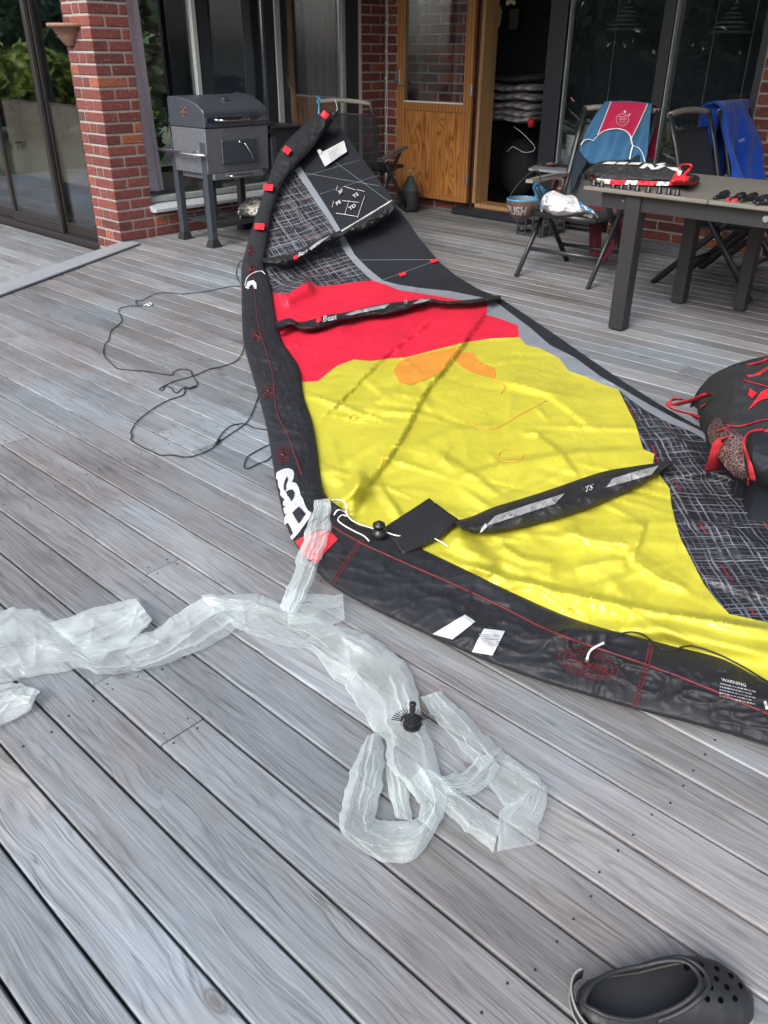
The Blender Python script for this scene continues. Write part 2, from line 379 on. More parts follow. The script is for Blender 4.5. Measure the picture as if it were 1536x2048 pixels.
for k in range(-9, 55):
    y0, y1 = Y0 + k * PITCH + .003, Y0 + (k + 1) * PITCH - .003
    if y1 > Y3 - .01: y1 = Y3 - .012
    ym = (y0 + y1) / 2
    xl = max(edge_x(ym), -99) if ym < 3.72 else X2 + .012
    if ym < 3.72: xl = edge_x(ym) + .02
    xr = 2.5
    cut = sorted(joints.get(k, []))
    if not cut:
        cut = [] if k < 12 or k % 3 else [-4.6 + ((k * 1.37) % 3.0)]
    cut = [c for c in cut if xl + .25 < c < xr - .3]
    es = [xl] + cut + [xr]
    for a_, b_ in zip(es[:-1], es[1:]):
        dz = random.uniform(-.0012, .0012)
        board(a_ + .0012, b_ - .0012, y0 + random.uniform(-.0008, .0008), y1 + random.uniform(-.0008, .0008), dz, deck)
    for jx in sorted(cut + [xx + random.uniform(-.015, .015) for xx in np.arange(-6.2, 1.0, 1.16)]):
        if xl + .05 < jx < xr:
            for sy in (.025, .093):
                for sx in ((-.022, .022) if jx in cut else (0,)):
                    screws.lathe([(.0026, -.004), (.0026, .0016)], (jx + sx + random.uniform(-.004, .004), y0 + sy + random.uniform(-.004, .004), 0), 6)
tag(screws.build('screw', M['screw'], deck), kind='stuff')
lower = MB().box(-12.5, -4.6, -1.0, 3.70, -.36, ZL - .04).build('lower_deck', M['interior']); tag(lower, kind='structure')
for k in range(-9, 29):
    y0, y1 = Y0 + k * PITCH + .04, Y0 + (k + 1) * PITCH - .006 + .04
    if y1 > YP: y1 = YP - .005
    if y1 - y0 < .02: continue
    xr = edge_x((y0 + y1) / 2) - .01
    board(-12.4, -8.9 + (k % 3) * .4, y0, y1, ZL, lower); board(-8.897 + (k % 3) * .4, xr, y0, y1, ZL, lower)
# trim board lying across the step between the two decks
t0, t1 = at(-60, 594), at(243, 488); t2, t3 = at(282, 490), at(-60, 622)
d01 = (t1 - t0).normalized()
t0 -= d01 * 2.2; t3 -= d01 * 2.2
m = MB(); m.add([(q.x, q.y, .004) for q in (t0, t1, t2, t3)] + [(q.x, q.y, .021) for q in (t0, t1, t2, t3)], [(3, 2, 1, 0), (4, 5, 6, 7)] + [(i, (i + 1) % 4, (i + 1) % 4 + 4, i + 4) for i in range(4)])
o = m.build('trim_board', M['trim_board'], deck); bevel(o, .006)
m = MB(); q0, q1 = S0 - d01 * 2.5, S1; m.bar((q0.x - .02, q0.y, -.07), (q1.x - .02, q1.y, -.07), .02, .12); m.build('riser', M['deck_wood'], deck)

# ------------------------------------------------------------------ the house
house = thing('brick_house', 'red brick house with dark windows, glass sliding door and open wooden door', 'house', (-6.5, 7.0, 0))
CH, JT = .0826, .0160
def frontal(p):       # projected spot of a point
    d = Vector(p) - Vector((0, 0, CAMH)); z = d.dot(RF)
    return (CX + FPX * d.dot(RX) / z, CY + FPX * d.dot(RD) / z, z)
bricks = []           # (x0,x1,y0,y1,z0,z1,wallname)
ZT = 2.75
nrow = int((ZT + .2) / CH)
def rows(z0, z1):
    for i in range(-3, nrow):
        a_ = i * CH + .002; b_ = a_ + CH - JT
        if b_ > z1 + .03 or a_ < z0 - .07: continue
        yield i, max(a_, z0), min(b_, z1)
BD = .11
for i, a_, b_ in rows(ZL, ZT):           # pillar, two faces
    if i % 2 == 0:
        sp = [(XPL, -6.755, YP, YP + BD), (-6.7415, -6.6475 + .0, YP, YP + BD), (-6.634, X2, YP, 3.965)]
        rt = [(3.9785, 4.05)]
    else:
        sp = [(XPL, -6.8075, YP, YP + BD), (-6.794, X2, YP, YP + .125)]
        rt = [(3.8485, 4.05)]
    for (x0, x1, y0, y1) in sp: bricks.append((x0, x1, y0, y1, a_, b_, 'pillar'))
    for (y0, y1) in rt: bricks.append((X2 - BD, X2, y0, y1, a_, b_, 'pillar'))
def run(u0, u1, i, L=.28, corner=0.0):
    u = u0; out = []; first = True
    st = L if (i + corner) % 2 == 0 else L / 2
    while u < u1 - .02:
        e_ = min(u + st, u1); 
        if u1 - e_ < .04: e_ = u1
        out.append((u, e_ - (JT if e_ < u1 else 0))); u = e_; st = L
    return out
for i, a_, b_ in rows(0, .215):
    for (u, e_) in run(4.0635, 6.60, i): bricks.append((X2 - BD, X2, u, e_, a_, b_, 'window'))
for i, a_, b_ in rows(0, ZT):
    if a_ < .215:
        for (u, e_) in run(6.6135, Y3 - .008, i): bricks.append((X2 - BD, X2, u, e_, a_, b_, 'window'))
    else:
        for (u, e_) in run(6.63, Y3 - .008, i): bricks.append((X2 - BD, X2, u, e_, a_, b_, 'window'))
    for (u, e_) in run(X2 + .012, -5.40, i, corner=1): bricks.append((u, e_, Y3, Y3 + BD, a_, b_, 'door'))
    if a_ < .44:
        for (u, e_) in run(-4.56, -2.68, i): bricks.append((u, e_, Y3, Y3 + BD, a_, min(b_, .47), 'door'))
    for (u, e_) in run(-2.6665, 2.5, i, corner=(0 if a_ < .44 else 1)): bricks.append((u, e_, Y3, Y3 + BD, a_, b_, 'door'))
# mortar bodies, 7 mm behind the brick faces
RC = .007
wp = MB(); wp.box(XPL + .004, X2 - RC, YP + RC, 4.052, -.4, ZT, 0).build
wp = wp.build('wall', M['mortar'], house); tag(wp, label='brick pillar between the sliding door and the window')
ww = MB(); ww.box(X2 - .25, X2 - RC, 4.0525, 6.628, -.3, .225); ww.box(X2 - .25, X2 - RC, 6.6285, Y3 + .25, -.3, ZT); ww.box(X2 - .25, X2 - RC, 4.0525, 6.628, 2.25, ZT)
ww = ww.build('wall', M['mortar'], house)
wd = MB(); wd.box(X2 - RC + .002, -5.402, Y3 + RC, Y3 + .25, -.3, ZT); wd.box(-4.562, -2.676, Y3 + RC, Y3 + .25, -.3, .478); wd.box(-2.6755, 2.5, Y3 + RC, Y3 + .25, -.3, ZT); wd.box(-5.402, -2.676, Y3 + RC, Y3 + .25, 2.2, ZT)
wd = wd.build('wall', M['mortar'], house)
walls = {'pillar': wp, 'window': ww, 'door': wd}
def score(b):
    c = ((b[0] + b[1]) / 2, (b[2] + b[3]) / 2, (b[4] + b[5]) / 2)
    if b[6] != 'window': c = (c[0], b[2], c[2])
    px, py, z = frontal(c)
    if not (-30 < px < 1566 and -25 < py < 2100): return 0
    if b[6] == 'door' and b[0] > -5.4 and b[4] > .44 and b[1] > -2.1: return 0
    area = (b[5] - b[4]) * (abs(b[3] - b[2]) if b[6] == 'window' else abs(b[1] - b[0]) + (b[3] - b[2]) * (b[6] == 'pillar') * .5) / z ** 2
    if 480 < px < 770 and py > 330: area *= .1
    return area
bricks.sort(key=score, reverse=True)
cache = {}
rest = MB()
for n_, b in enumerate(bricks):
    sx, sy, sz = round(b[1] - b[0], 3), round(b[3] - b[2], 3), round(b[5] - b[4], 3)
    if sx < .012 or sy < .012 or sz < .01: continue
    j = lambda: random.uniform(-.0015, .0015)
    if n_ < 296 and score(b) > 0:
        key = (sx, sy, sz)
        if key not in cache:
            q = MB().box(0, sx, 0, sy, 0, sz, .005); o = q.build('brick', M['brick'], walls[b[6]]); cache[key] = o.data
        else:
            o = bpy.data.objects.new('brick', cache[key]); COL.objects.link(o); o.parent = walls[b[6]]
        o.location = (b[0] + j() * .6, b[2] + j() * .6, b[4] + j())
    else: rest.box(b[0], b[1], b[2], b[3], b[4], b[5], .005)
tag(rest.build('brick', M['brick'], house), kind='stuff')
# interior shell and roof
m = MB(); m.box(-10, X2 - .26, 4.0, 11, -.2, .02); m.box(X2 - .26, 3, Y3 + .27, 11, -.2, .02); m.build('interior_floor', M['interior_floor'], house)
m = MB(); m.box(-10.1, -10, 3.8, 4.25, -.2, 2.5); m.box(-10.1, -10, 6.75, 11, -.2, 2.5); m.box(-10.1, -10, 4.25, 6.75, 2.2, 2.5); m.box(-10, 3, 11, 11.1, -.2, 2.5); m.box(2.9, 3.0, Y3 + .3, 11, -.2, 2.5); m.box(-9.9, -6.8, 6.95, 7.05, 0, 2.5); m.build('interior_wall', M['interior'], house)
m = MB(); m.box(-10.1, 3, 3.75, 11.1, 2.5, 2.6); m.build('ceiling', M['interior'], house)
m = MB(); m.box(-10.3, X2 + .05, YP - .06, 11.3, ZT + .01, ZT + .2); m.box(X2 + .05, 3.2, Y3 - .06, 11.3, ZT + .01, ZT + .2); m.build('roof', M['roof'], house)
# window beside the grill: opening y 4.05..6.63, z .225..2.25
XW = X2 - .07
fr = MB(); fr.box(XW - .05, XW + .02, 4.053, 4.075, .30, 2.25); fr.box(XW - .05, XW + .035, 4.053, 6.628, .226, .262); fr.box(XW - .05, XW + .02, 6.455, 6.628, .30, 2.25)
for y in (4.725, 5.44): fr.box(XW - .05, XW + .02, y, y + .115, .30, 2.2)
fr.box(XW - .05, XW + .02, 4.053, 6.628, 2.2, 2.249)
win = fr.build('window', M['dark_frame'], house)
lf = MB(); lf.box(XW - .045, XW + .026, 4.076, 6.454, .262, .315, .006); lf.build('frame_rail', M['light_frame'], win)
for y, wd_ in ((4.668, .05), (5.56, .07), (6.395, .055)): lf = MB(); lf.box(XW - .045, XW + .028, y, y + wd_, .316, 2.2, .006); lf.build('mullion', M['light_frame'], win)
for y0, y1 in ((4.076, 4.667), (4.841, 5.439), (5.631, 6.394)): MB().box(XW - .014, XW - .008, y0, y1, .316, 2.19).build('pane', M['glass' if 4.8 < y0 < 5.5 else 'clear_glass'], win)
m = MB(); m.prism([(X2 - .04, .262), (X2 + .085, .232), (X2 + .085, .205), (X2 + .02, .20), (X2 - .04, .222)], 'y', 4.03, 6.64); sl = m.build('window_sill', M['sill_metal'], house); bevel(sl, .004)
def curtain(y0, y1, x, nf, name='curtain', taper=0.0):
    m = MB()
    def fn(u, v):
        z = .34 + 1.86 * u; w_ = y0 + (y1 - y0) * v * (1 + taper * (1 - u))
        return (x + .02 * math.sin(v * nf * 6.283 + .5 * math.sin(u * 3)), w_ + .008 * math.sin(u * 5 + v * 9), z)
    m.grid(24, 60, fn); return m.build(name, M['curtain'], house, True)
curtain(4.03, 4.235, XW - .09, 3, taper=.25); curtain(6.03, 6.42, XW - .09, 4)
# window beside the door: x -4.57..-2.68
YG = Y3 + .06
fr = MB(); fr.box(-4.572, -4.40, Y3 - .012, YG + .06, -.0, 2.2); fr.box(-3.54, -3.445, Y3 + .012, YG + .05, .53, 2.2); fr.box(-2.735, -2.68, Y3 + .012, YG + .05, .53, 2.2); fr.box(-4.40, -2.68, Y3 + .01, YG + .05, .482, .53); fr.box(-4.40, -2.68, Y3 + .01, YG + .05, 2.15, 2.2)
win = fr.build('window', M['dark_frame'], house); bevel(win, .004)
for x0, x1 in ((-4.399, -3.541), (-3.444, -2.736)):
    xm, th_ = (x0 + x1) / 2, math.radians(3.5 if x0 < -4 else 0)          # left pane turned so the grill's reflection falls outside it
    pn = MB().box(x0, x1, YG - .003, YG + .003, .531, 2.149); pn.v = [(xm + (v[0] - xm) * math.cos(th_) - (v[1] - YG) * math.sin(th_), YG + (v[0] - xm) * math.sin(th_) + (v[1] - YG) * math.cos(th_), v[2]) for v in pn.v]; pn.build('pane', M['glass'], win)
for x in (-4.385, -3.43): MB().box(x, x + .012, Y3 + .004, YG - .004, .531, 2.15).build('glazing_bead', M['light_frame'], win)
for x in (-4.0, -3.15, -2.85): MB().tube([(x, YG + .06, .55), (x, YG + .06, 2.15)], .0025, 5).build('blind_cord', M['light_frame'], win)
m = MB(); m.prism([(Y3 + .03, .505), (Y3 - .10, .482), (Y3 - .10, .462), (Y3 + .0, .462), (Y3 + .03, .478)], 'x', -4.60, -2.66); sl = m.build('window_sill', M['sill_metal'], house); bevel(sl, .003)
# door frame, step and threshold
m = MB(); m.box(-5.40, -5.305, Y3 - .025, Y3 + .06, .05, 2.2, .005); m.box(-5.40, -4.573, Y3 - .02, Y3 + .06, 2.12, 2.22); df = m.build('door_frame', M['red_frame'], house)
m = MB(); m.box(-5.304, -5.265, Y3 - .012, Y3 + .20, .09, 2.12, .004); m.build('jamb', M['jamb_wood'], df)
m = MB(); m.box(-5.264, -4.573, Y3 - .02, Y3 + .20, .055, .095, .006); m.build('threshold', M['jamb_wood'], df)
m = MB(); m.box(-5.42, -4.50, Y3 - .20, Y3 - .026, .0, .062, .012); m.build('doorstep', M['dark_frame'], house)
m = MB(); m.box(-5.40, -4.57, Y3 - .024, Y3 + .2, -.1, .054); m.build('footing', M['interior'], house)
# the wooden door, swung open against the wall
YD = 6.86
dl, dr = aty(795, 0, YD).x, aty(952, 0, YD).x
zr = aty(880, 207, YD).z; zb = aty(931, 407, YD).z; za = aty(880, 224, YD).z; zq = aty(880, 391, YD).z
m = MB(); st = .098
m.box(dl, dl + st, YD, YD + .045, zb, 2.12, .004); m.box(dr - st, dr, YD, YD + .045, zb, 2.12, .004)
m.box(dl + st, dr - st, YD + .001, YD + .044, za, zr, .004); m.box(dl + st, dr - st, YD + .001, YD + .044, zb, zq, .004); m.box(dl + st, dr - st, YD + .001, YD + .044, 2.0, 2.12, .004)
door = m.build('door', M['door_wood'], house); tag(door, label='varnished pine door with glass upper half, open')
MB().box(dl + st - .005, dr - st + .005, YD + .016, YD + .030, zq - .005, za + .005).build('panel', M['panel_wood'], door)
for (x0, x1, z0, z1) in ((dl + st, dl + st + .012, zq, za), (dr - st - .012, dr - st, zq, za)): MB().box(x0, x1, YD + .006, YD + .016, z0, z1).build('moulding', M['door_wood'], door)
MB().box(dl + st - .005, dr - st + .005, YD + .019, YD + .025, zr - .005, 2.005).build('pane', M['door_glass'], door)
m = MB(); m.box(dl + st, dr - st, YD + .004, YD + .018, zr - .002, zr + .012); m.build('glazing_bead', M['white_paint'], door)
hp = aty(797, 158, YD); m = MB(); m.box(hp.x - .018, hp.x + .018, YD - .006, YD, hp.z - .06, hp.z + .085, .006)
hd = m.build('handle', M['steel'], door)
m = MB(); m.tube([(hp.x, YD, hp.z - .02), (hp.x, YD - .05, hp.z - .02)], .009, 8); m.tube([(hp.x - .005, YD - .05, hp.z - .02), (hp.x + .05, YD - .052, hp.z - .035), (hp.x + .115, YD - .045, hp.z - .055)], [.010, .011, .008], 8); m.build('lever', M['steel'], door)
for py in (180, 362):
    h = aty(945, py, YD); m = MB(); m.tube([(dr + .006, YD - .006, h.z - .05), (dr + .006, YD - .006, h.z + .05)], .009, 8); m.box(dr - .02, dr + .004, YD - .002, YD + .002, h.z - .045, h.z + .045); m.build('hinge', M['steel'], door)
# sliding glass door on the lower deck
YS = YP + .02
m = MB(); m.box(-10.1, XPL + .01, YS - .015, YS + .10, ZL - .01, ZL + .055, .004); m.box(-10.1, XPL + .01, YS - .01, YS + .10, 2.2, 2.35); m.box(XPL - .05, XPL + .003, YS + .005, YS + .1, ZL + .055, 2.2)
sl = m.build('sliding_door', M['brown_frame'], house)
xa, xb = aty(126, 470, YS).x, aty(105, 470, YS).x
xc = aty(22, 400, YS).x
def leaf(x0, x1, yo):
    m = MB(); f_ = .055
    m.box(x0, x0 + f_, yo, yo + .035, ZL + .057, 2.2, .004); m.box(x1 - f_, x1, yo, yo + .035, ZL + .057, 2.2, .004); m.box(x0 + f_, x1 - f_, yo + .001, yo + .034, ZL + .057, ZL + .15, .003); m.box(x0 + f_, x1 - f_, yo + .001, yo + .034, 2.1, 2.2)
    m.build('leaf_frame', M['brown_frame'], sl)
    MB().box(x0 + f_ - .005, x1 - f_ + .005, yo + .014, yo + .02, ZL + .145, 2.105).build('pane', M['clear_glass'], sl)
leaf(xa - .055, XPL - .051, YS + .055); leaf(xc - .03, xa, YS + .008); leaf(xc - .72, xc + .02, YS + .055); leaf(xc - 1.5, xc - .7, YS + .008); leaf(-10.05, xc - 1.5, YS + .055)
m = MB()
for y in (4.25, 5.06, 5.90, 6.69): m.box(-10.09, -10.02, y, y + .06, .02, 2.2)
m.box(-10.09, -10.02, 4.31, 6.69, .02, .09)
back = m.build('garden_window', M['brown_frame'], house)
for y in (4.31, 5.12, 5.96): MB().box(-10.06, -10.054, y, y + (.75 if y < 5 else .78 if y < 5.5 else .73), .09, 2.2).build('pane', M['clear_glass'], back)
# ------------------------------------------------------------------ fabric materials
def facet(t, q, sc):                         # flat little planes with different tilts: crumpled cloth
    vo = t.n('TexVoronoi', feature='F1'); vo.inputs['Scale'].default_value = sc; t.l(q, vo.inputs['Vector'])
    d = t.n('VectorMath', operation='SUBTRACT'); t.l(q, d.inputs[0]); t.l(vo.outputs['Position'], d.inputs[1])
    c = t.n('VectorMath', operation='SUBTRACT'); t.l(vo.outputs['Color'], c.inputs[0]); c.inputs[1].default_value = (.5, .5, .5)
    dt = t.n('VectorMath', operation='DOT_PRODUCT'); t.l(d.outputs[0], dt.inputs[0]); t.l(c.outputs[0], dt.inputs[1]); return t.math('MULTIPLY', dt.outputs['Value'], sc)
def fabric(name, col, rough=.42, transl=0.0, bump=.35, scale=26, spec=.5, var=.06, crease=.6):
    t = NT(name); p = t.pos()
    wv = t.noise(p, 3.0, 1, out=1); q = t.n('VectorMath', operation='MULTIPLY_ADD'); t.l(wv, q.inputs[0]); q.inputs[1].default_value = (.16, .16, .16); t.l(p, q.inputs[2]); q = q.outputs[0]
    h = t.math('MULTIPLY', t.noise(q, scale, 2, .5, .9), .25)
    for sc_, am in ((scale * .28, 2.6), (scale * .62, 1.5)): h = t.math('ADD', h, t.math('MULTIPLY', facet(t, q, sc_), am * crease))
    c = t.mix(t.ramp(t.noise(p, 5, 4), [(.3, 0.0), (.7, 1.0)]), tuple(k * (1 - var) for k in col), tuple(min(1, k * (1 + var)) for k in col))
    t.set(color=c, rough=rough, spec=spec); nb = t.bump(h, bump, .012); t.nrm(nb)
    if transl > 0:
        tr = t.n('BsdfTranslucent'); t.l(c, tr.inputs[0]); t.l(nb, tr.inputs['Normal'])
        mx = t.n('MixShader'); mx.inputs[0].default_value = transl; t.l(t.b.outputs[0], mx.inputs[1]); t.l(tr.outputs[0], mx.inputs[2]); t.l(mx.outputs[0], t.out.inputs[0])
    M[name] = t.m; return t
fabric('nylon_yellow', (.62, .58, .060), .29, .16, .34, 26, .6)
fabric('nylon_red', (.76, .026, .062), .40, .14, .28, 26)
fabric('nylon_orange', (.72, .31, .05), .40, .14, .28, 26)
fabric('nylon_grey', (.23, .26, .30), .45, .1, .3, 26)
fabric('nylon_black', (.020, .0225, .029), .45, 0, .22, 20, .5)
fabric('tube_black', (.019, .0205, .025), .58, 0, .30, 26, .32)
fabric('strut_black', (.018, .0185, .021), .58, 0, .25, 24, .4)
fabric('print_white', (.50, .52, .54), .5, 0, .35, 18)
fabric('print_grey', (.30, .31, .325), .5, 0, .35, 18)
fabric('tab_red', (.80, .025, .04), .5, 0, .3, 20)
fabric('patch_red', (.60, .022, .035), .45, 0, .4, 20)
plain('stitch_red', (.12, .014, .020), .7); plain('cord_black', (.012, .012, .013), .6); plain('cord_white', (.66, .66, .64), .6); plain('cord_blue', (.10, .38, .70), .5)
plain('plastic_black', (.012, .012, .014), .35)
def plaid(name, a0, sc=1.0, uv=False, lc=(.19, .20, .23)):
    t = NT(name); p = t.n('TexCoord').outputs['UV'] if uv else t.pos()
    wob = t.noise(p, 4.0, 2, out=1); wb = t.n('VectorMath', operation='MULTIPLY_ADD'); t.l(wob, wb.inputs[0]); wb.inputs[1].default_value = (.05, .05, .0); t.l(p, wb.inputs[2])
    mp = t.mapping(wb.outputs[0], (1, 1, 1), (0, 0, 0), (0, 0, a0)); s = t.n('SeparateXYZ'); t.l(mp, s.inputs[0])
    tot = None
    for k, (ax, scale, wdt, off) in enumerate(((0, 20, .042, 0.0), (1, 20, .042, 3.3), (0, 10, .032, 7.7), (1, 10, .032, 5.1), (0, 42, .05, 2.2), (1, 42, .05, 9.1))):
        vo = t.n('TexVoronoi', voronoi_dimensions='1D', feature='DISTANCE_TO_EDGE'); vo.inputs['Scale'].default_value = scale * sc
        t.l(t.math('ADD', s.outputs[ax], off), vo.inputs['W'])
        ln = t.ramp(vo.outputs['Distance'], [(.0, 1.0), (wdt * (.5 if k < 4 else .8), 1.0), (wdt * (1.2 if k < 4 else 1.4), 0.0)])
        br = t.ramp(t.noise(t.mapping(p, (1, 1, 1), (k * 3.1, 0, 0)), 7 + k, 3), [(.40, .10), (.55, 1.0)])
        ln = t.math('MULTIPLY', ln, t.math('MULTIPLY', br, .9 if k < 4 else .5))
        tot = ln if tot is None else t.math('MAXIMUM', tot, ln)
    redl = t.n('TexVoronoi', voronoi_dimensions='1D', feature='DISTANCE_TO_EDGE'); redl.inputs['Scale'].default_value = 4.2 * sc; t.l(s.outputs[0], redl.inputs['W'])
    rm = t.math('MULTIPLY', t.math('LESS_THAN', redl.outputs['Distance'], .009), t.math('GREATER_THAN', t.noise(p, 5, 2), .55))
    c = t.mix(tot, (.014, .015, .021), lc); c = t.mix(rm, c, (.24, .018, .035))
    nz = t.noise(p, 22, 5, .6); vo = t.n('TexVoronoi', feature='DISTANCE_TO_EDGE'); vo.inputs['Scale'].default_value = 10; t.l(wb.outputs[0], vo.inputs['Vector'])
    t.set(color=c, rough=.45, spec=.5); t.nrm(t.bump(t.math('ADD', nz, vo.outputs[0]), .5, .012)); M[name] = t.m
plaid('plaid', -.72, .9, True); plaid('plaid_far', .32, 1.1, False, (.28, .30, .335))
def film():
    t = NT('bladder_film'); p = t.pos()
    wv = t.noise(p, 5, 1, out=1); q = t.n('VectorMath', operation='MULTIPLY_ADD'); t.l(wv, q.inputs[0]); q.inputs[1].default_value = (.14, .14, .14); t.l(p, q.inputs[2]); q = q.outputs[0]
    h = t.math('ADD', t.math('MULTIPLY', facet(t, q, 14.0), .6), t.math('MULTIPLY', facet(t, q, 33.0), .35)); nb = t.bump(h, .16, .010)
    t.set(color=(.78, .85, .85), rough=.12, spec=1.0, coat=.6); t.nrm(nb)
    tl = t.n('BsdfTranslucent'); tl.inputs[0].default_value = (.84, .90, .895, 1)
    m1 = t.n('MixShader'); m1.inputs[0].default_value = .25; t.l(t.b.outputs[0], m1.inputs[1]); t.l(tl.outputs[0], m1.inputs[2])
    tr = t.n('BsdfTransparent'); tr.inputs[0].default_value = (.97, .98, .98, 1)
    lw = t.n('LayerWeight'); lw.inputs['Blend'].default_value = .5; t.l(nb, lw.inputs['Normal'])
    pt_ = t.ramp(t.noise(q, 5, 2, .5), [(.36, .07), (.52, .17), (.66, .38)])
    edge = t.ramp(lw.outputs['Facing'], [(.30, 0.0), (.55, .26), (.85, .65)])
    fac = t.math('ADD', pt_, edge, clamp=True)
    mx = t.n('MixShader'); t.l(fac, mx.inputs[0]); t.l(tr.outputs[0], mx.inputs[1]); t.l(m1.outputs[0], mx.inputs[2]); t.l(mx.outputs[0], t.out.inputs[0]); M['bladder_film'] = t.m
film()

# ------------------------------------------------------------------ the kite
kite = thing('kite', 'deflated black, red and yellow inflatable kite spread over the deck', 'kite', (-3.2, 3.0, 0))
TIP = ray(650, 232) * (7.1 / FPX) + Vector((0, 0, CAMH)); KA, KB = at(487, 575), at(930, 572)
KN = (KA - TIP).cross(KB - TIP)
KNa = np.array(KN); K0 = float(KN.dot(TIP - Vector((0, 0, CAMH))))
def seg_dist(P, line):                       # signed distance to a polyline, and the place along it (0..1)
    line = np.asarray(line, float); best = np.full(len(P), 1e9); sd_ = np.zeros(len(P)); al = np.zeros(len(P))
    L = np.r_[0, np.cumsum(np.linalg.norm(np.diff(line, axis=0), axis=1))]
    for i in range(len(line) - 1):
        a_, b_ = line[i], line[i + 1]; d = b_ - a_; l2 = d @ d
        t = np.clip(((P - a_) @ d) / l2, 0, 1); c = a_ + t[:, None] * d; v = P - c; r = np.hypot(v[:, 0], v[:, 1])
        cr = d[0] * v[:, 1] - d[1] * v[:, 0]; m_ = r < best
        best[m_] = r[m_]; sd_[m_] = np.sign(cr[m_]) * r[m_]; al[m_] = (L[i] + t[m_] * math.sqrt(l2)) / L[-1]
    return sd_, al
# pleats lying in the canopy: line, reach on its left, reach on its right, height
FOLDS = [([(990, 598), (960, 640), (905, 715), (850, 782), (810, 862), (770, 925), (735, 965), (688, 1005)], 5, 95, .032),
         ([(888, 622), (840, 660), (770, 712), (733, 748), (690, 792), (638, 842)], 5, 65, .020),
         ([(560, 600), (590, 585), (625, 566)], 30, 30, .05), ([(560, 700), (620, 672), (700, 650)], 8, 40, .018),
         ([(880, 1112), (1000, 1152), (1150, 1190), (1300, 1222), (1450, 1246), (1600, 1270)], 12, 62, .055),
         ([(1060, 1280), (1200, 1262), (1330, 1262), (1450, 1290), (1580, 1320)], 30, 30, .035),
         ([(660, 1020), (700, 985), (735, 950)], 25, 25, .035), ([(700, 1030), (712, 975), (722, 940)], 20, 20, .03),
         ([(905, 1060), (930, 1090), (990, 1150)], 35, 45, .035), ([(1290, 1040), (1275, 1090), (1262, 1120)], 12, 70, .030), ([(1262, 1120), (1225, 1118), (1150, 1135)], 45, 12, .024),
         ([(1000, 1090), (1050, 1120), (1120, 1128)], 12, 45, .024), ([(1120, 1060), (1190, 1085), (1262, 1090)], 40, 12, .02), ([(1262, 1120), (1320, 1160), (1380, 1180)], 40, 12, .02),
         ([(1340, 955), (1420, 945), (1536, 985), (1640, 1010)], 60, 12, .050), ([(1380, 1040), (1460, 1062), (1600, 1120)], 12, 60, .03),
         ([(1290, 840), (1340, 865), (1400, 905)], 12, 40, .03), ([(1400, 1150), (1480, 1180), (1600, 1215)], 40, 12, .022), ([(1345, 945), (1360, 1000), (1372, 1050)], 30, 12, .022),
         ([(820, 900), (900, 860), (1000, 850)], 10, 50, .012), ([(1000, 760), (1100, 790), (1190, 860)], 50, 10, .012), ([(900, 960), (1000, 930), (1150, 905), (1290, 900)], 10, 50, .016), ([(1060, 860), (1120, 905), (1160, 960)], 10, 45, .012), ([(700, 830), (760, 800), (800, 770)], 10, 35, .012), ([(870, 900), (960, 960), (1010, 1000)], 10, 45, .012)]
CRE = []                                       # short sharp creases pressed into the cloth
_r = np.random.default_rng(23)
for _ in range(230):
    c = at(_r.uniform(560, 1620), 560 + 700 * _r.uniform(0, 1) ** .8); a_ = _r.choice([.55, 1.9, 2.6, .1]) + _r.normal() * .45
    CRE.append((c.x, c.y, math.cos(a_), math.sin(a_), _r.uniform(.06, .34), _r.uniform(.012, .05), _r.uniform(.012, .05), _r.uniform(.003, .0095) * _r.choice([1, 1, 1, -.7])))
def zplane(P):
    d = np.stack([P[:, 0] - CX, P[:, 1] - CY, np.full(len(P), FPX)], 1) @ _R
    return CAMH + d[:, 2] * K0 / (d @ KNa)
def zk(P, fine=1.0):
    P = np.asarray(P, float); zp = zplane(P); z = .5 * (zp + np.sqrt(zp * zp + .0025)) + .010
    flat = np.clip(1 - zp * 5, .12, 1)
    Wd = atn(P, np.clip(z, 0, 1.2)); x, y = Wd[:, 0], Wd[:, 1]
    for ln, wl, wr, h in FOLDS:
        s_, al = seg_dist(P, ln); wdt = np.where(s_ < 0, wl, wr); t = np.clip(1 - np.abs(s_) / wdt, 0, 1); sharp = np.minimum(wl, wr) < 13
        end = np.clip(np.minimum(al, 1 - al) * 6 + .15, 0, 1)
        z = z + h * end * (t ** 1.35 if sharp else t * t * (3 - 2 * t))
    big = np.clip((P[:, 0] - 1240) / 120, 0, 1) * np.clip((P[:, 1] - 800) / 100, 0, 1)
    z = z + fine * flat * (.010 + .014 * big) * (fbm(x * 2.2, y * 2.2, 2, 1) - .35)
    if fine > 0:
        for (cx, cy, ux, uy, L_, wa, wb, h) in CRE:
            dx, dy = x - cx, y - cy; al = dx * ux + dy * uy; m_ = np.abs(al) < L_
            if not m_.any(): continue
            dd = (-dx * uy + dy * ux)[m_]; t = np.clip(1 - np.abs(dd) / np.where(dd < 0, wa, wb), 0, 1); z[m_] = z[m_] + fine * h * t * (1 - (al[m_] / L_) ** 2)
    return np.maximum(z, .004)
def inside(P, poly):
    x, y = P[:, 0], P[:, 1]; r = np.zeros(len(P), bool); n = len(poly)
    for i in range(n):
        (x1, y1), (x2, y2) = poly[i], poly[(i + 1) % n]
        if y1 == y2: continue
        c = ((y1 > y) != (y2 > y)) & (x < (x2 - x1) * (y - y1) / (y2 - y1) + x1); r ^= c
    return r
